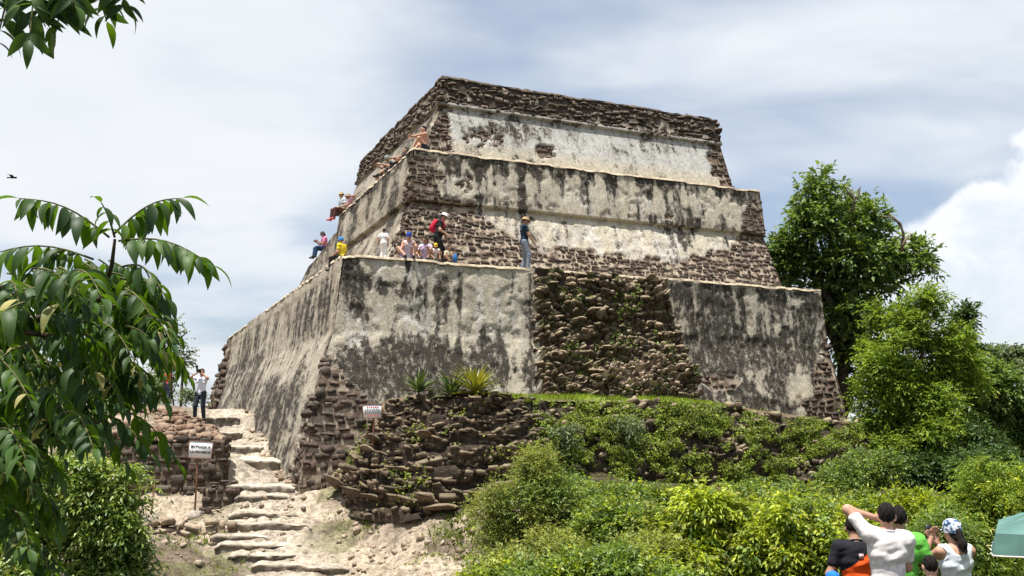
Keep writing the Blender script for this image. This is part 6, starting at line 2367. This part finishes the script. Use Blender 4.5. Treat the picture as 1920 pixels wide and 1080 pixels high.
t, j = person('woman in white tank top and patterned cap with a long ponytail, taking a photo', fg(1787, 976, 9.5, 1.6), -.08, 1.6, (.02, 0), hands=[(-.13, .26, 1.47), (-.06, .26, 1.44)], hints=[(-.45, -.2, -1), (.5, -.1, -1)], hi=True,
              shirt=(.66, .7, .76), tank=True, pants=(.55, .55, .56), leg=.3, hair='tail', hat='cap', hatc=m3, group=FG, skin=SKIN2, head=(-.12, 0))
V, F = box((-.12, .31, 1.55), (.075, .012, .145))
ph = obj('phone', mesh_np('phone', V * j['S'], F, cmat((.02, .02, .022), .3), smooth=False), None, 'black phone held up by the woman in the patterned cap', 'phone')
ph.location = t.location; ph.rotation_euler = t.rotation_euler
person('small dark-haired child at the bottom edge in front of the woman in white', fg(1748, 1043, 8.2, 1.34), .05, 1.34, (.1, 0), hi=True, shirt=(.25, .3, .4), pants=(.05, .05, .08), hair='short', group=FG, skin=SKIN2)
person('child in a bright blue cap just showing at the bottom edge left of the group', fg(1560, 1074, 8.3, 1.14), .4, 1.14, (.1, 0), hi=False, shirt=(.2, .2, .25), pants=(.05, .05, .08), hat='cap', hatc=(.02, .16, .75), group=FG)

# ------------------------------------------------------------------ green stall canopy at the right edge
M['canopy'] = m_leaf('green_canopy_cloth', (.14, .26, .235), (.15, .28, .25), .8, .35, .1)
M['canopy_trim'] = m_plain('canopy_trim', (.6, .55, .47), .8, .15, .1, 20)
D = 8.6
A = W(1866, 1000, D)
cw, cd_, rise, val = 1.5, 1.5, .36, .2
ct = thing('stall_canopy', 'teal green stall canopy with pale trim at the right edge', 'canopy', (A[0], A[1], A[2] - val - 1.75), -.5)
Hc = 1.75 + val
n = 15
xs = np.linspace(0, cw, n); ys = np.linspace(0, cd_, n)
X, Y = np.meshgrid(xs, ys)
Zc = Hc + rise * np.minimum(np.minimum(X / (cw / 2), 2 - X / (cw / 2)), np.minimum(Y / (cd_ / 2), 2 - Y / (cd_ / 2))) - .03 * np.sin(X / cw * math.pi) * np.sin(Y / cd_ * math.pi)
obj('roof', mesh_np('roof', np.stack([X, Y, Zc], -1).reshape(-1, 3), grid_faces(n, n), M['canopy']), ct)
per = np.concatenate([np.stack([np.linspace(0, cw, 30), np.zeros(30)], 1), np.stack([np.full(30, cw), np.linspace(0, cd_, 30)], 1), np.stack([np.linspace(cw, 0, 30), np.full(30, cd_)], 1), np.stack([np.zeros(30), np.linspace(cd_, 0, 30)], 1)])
rowsv = []
for k, w in ((0, 0), (.5, .02), (1, .05)):
    oo = unit(per - np.array([cw / 2, cd_ / 2]))
    wv = .018 * np.sin(np.arange(len(per)) * 1.1)[:, None] * k
    rowsv.append(np.concatenate([per + oo * (w + wv), np.full((len(per), 1), Hc - val * k)], 1))
obj('valance', mesh_np('valance', np.concatenate(rowsv), grid_faces(3, len(per)), M['canopy']), ct)
V, F = tube(np.concatenate([rowsv[2], rowsv[2][:1]]), .008, 5)
obj('hem', mesh_np('hem', V, F, M['canopy_trim']), ct)
for x, y in ((cw / 2, cd_ / 2),):
    V, F = tube([(x, y, -.4), (x, y, Hc + rise - .02)], .02, 8)
    obj('pole', mesh_np('pole', V, F, M['canopy_trim']), ct)

# ------------------------------------------------------------------ a bird far off in the sky
bq = W(24, 333, 60)
b_ = thing('bird', 'small dark bird flying high at the far left of the sky', 'bird', tuple(bq))
prb = [('e', np.zeros(3), np.eye(3), (.22, .07, .06)), ('e', np.array([.22, 0, .02]), np.eye(3), (.06, .045, .045)), ('c', np.array([-.18, 0, 0]), np.array([-.34, 0, .0]), .03, .05)]
V, F = surface_nets(lambda P: union(P, prb, .04), (-.45, -.15, -.12), (.35, .15, .12), .025)
obj('body', mesh_np('body', V, F, HAIR), b_)
for s in (-1, 1):
    V = np.array([(.12, 0, .02), (-.1, 0, .02), (.1, s * .25, .12), (-.12, s * .25, .12), (-.02, s * .5, .08), (-.12, s * .48, .08)], float)
    V = np.concatenate([V, V - np.array([0, 0, .015])])
    F = np.array([(0, 2, 3, 1), (2, 4, 5, 3), (6, 7, 9, 8), (8, 9, 11, 10), (0, 6, 8, 2), (2, 8, 10, 4), (1, 3, 9, 7), (3, 5, 11, 9), (4, 10, 11, 5)])
    obj('wing', mesh_np('wing', V, F, HAIR, smooth=False), b_)
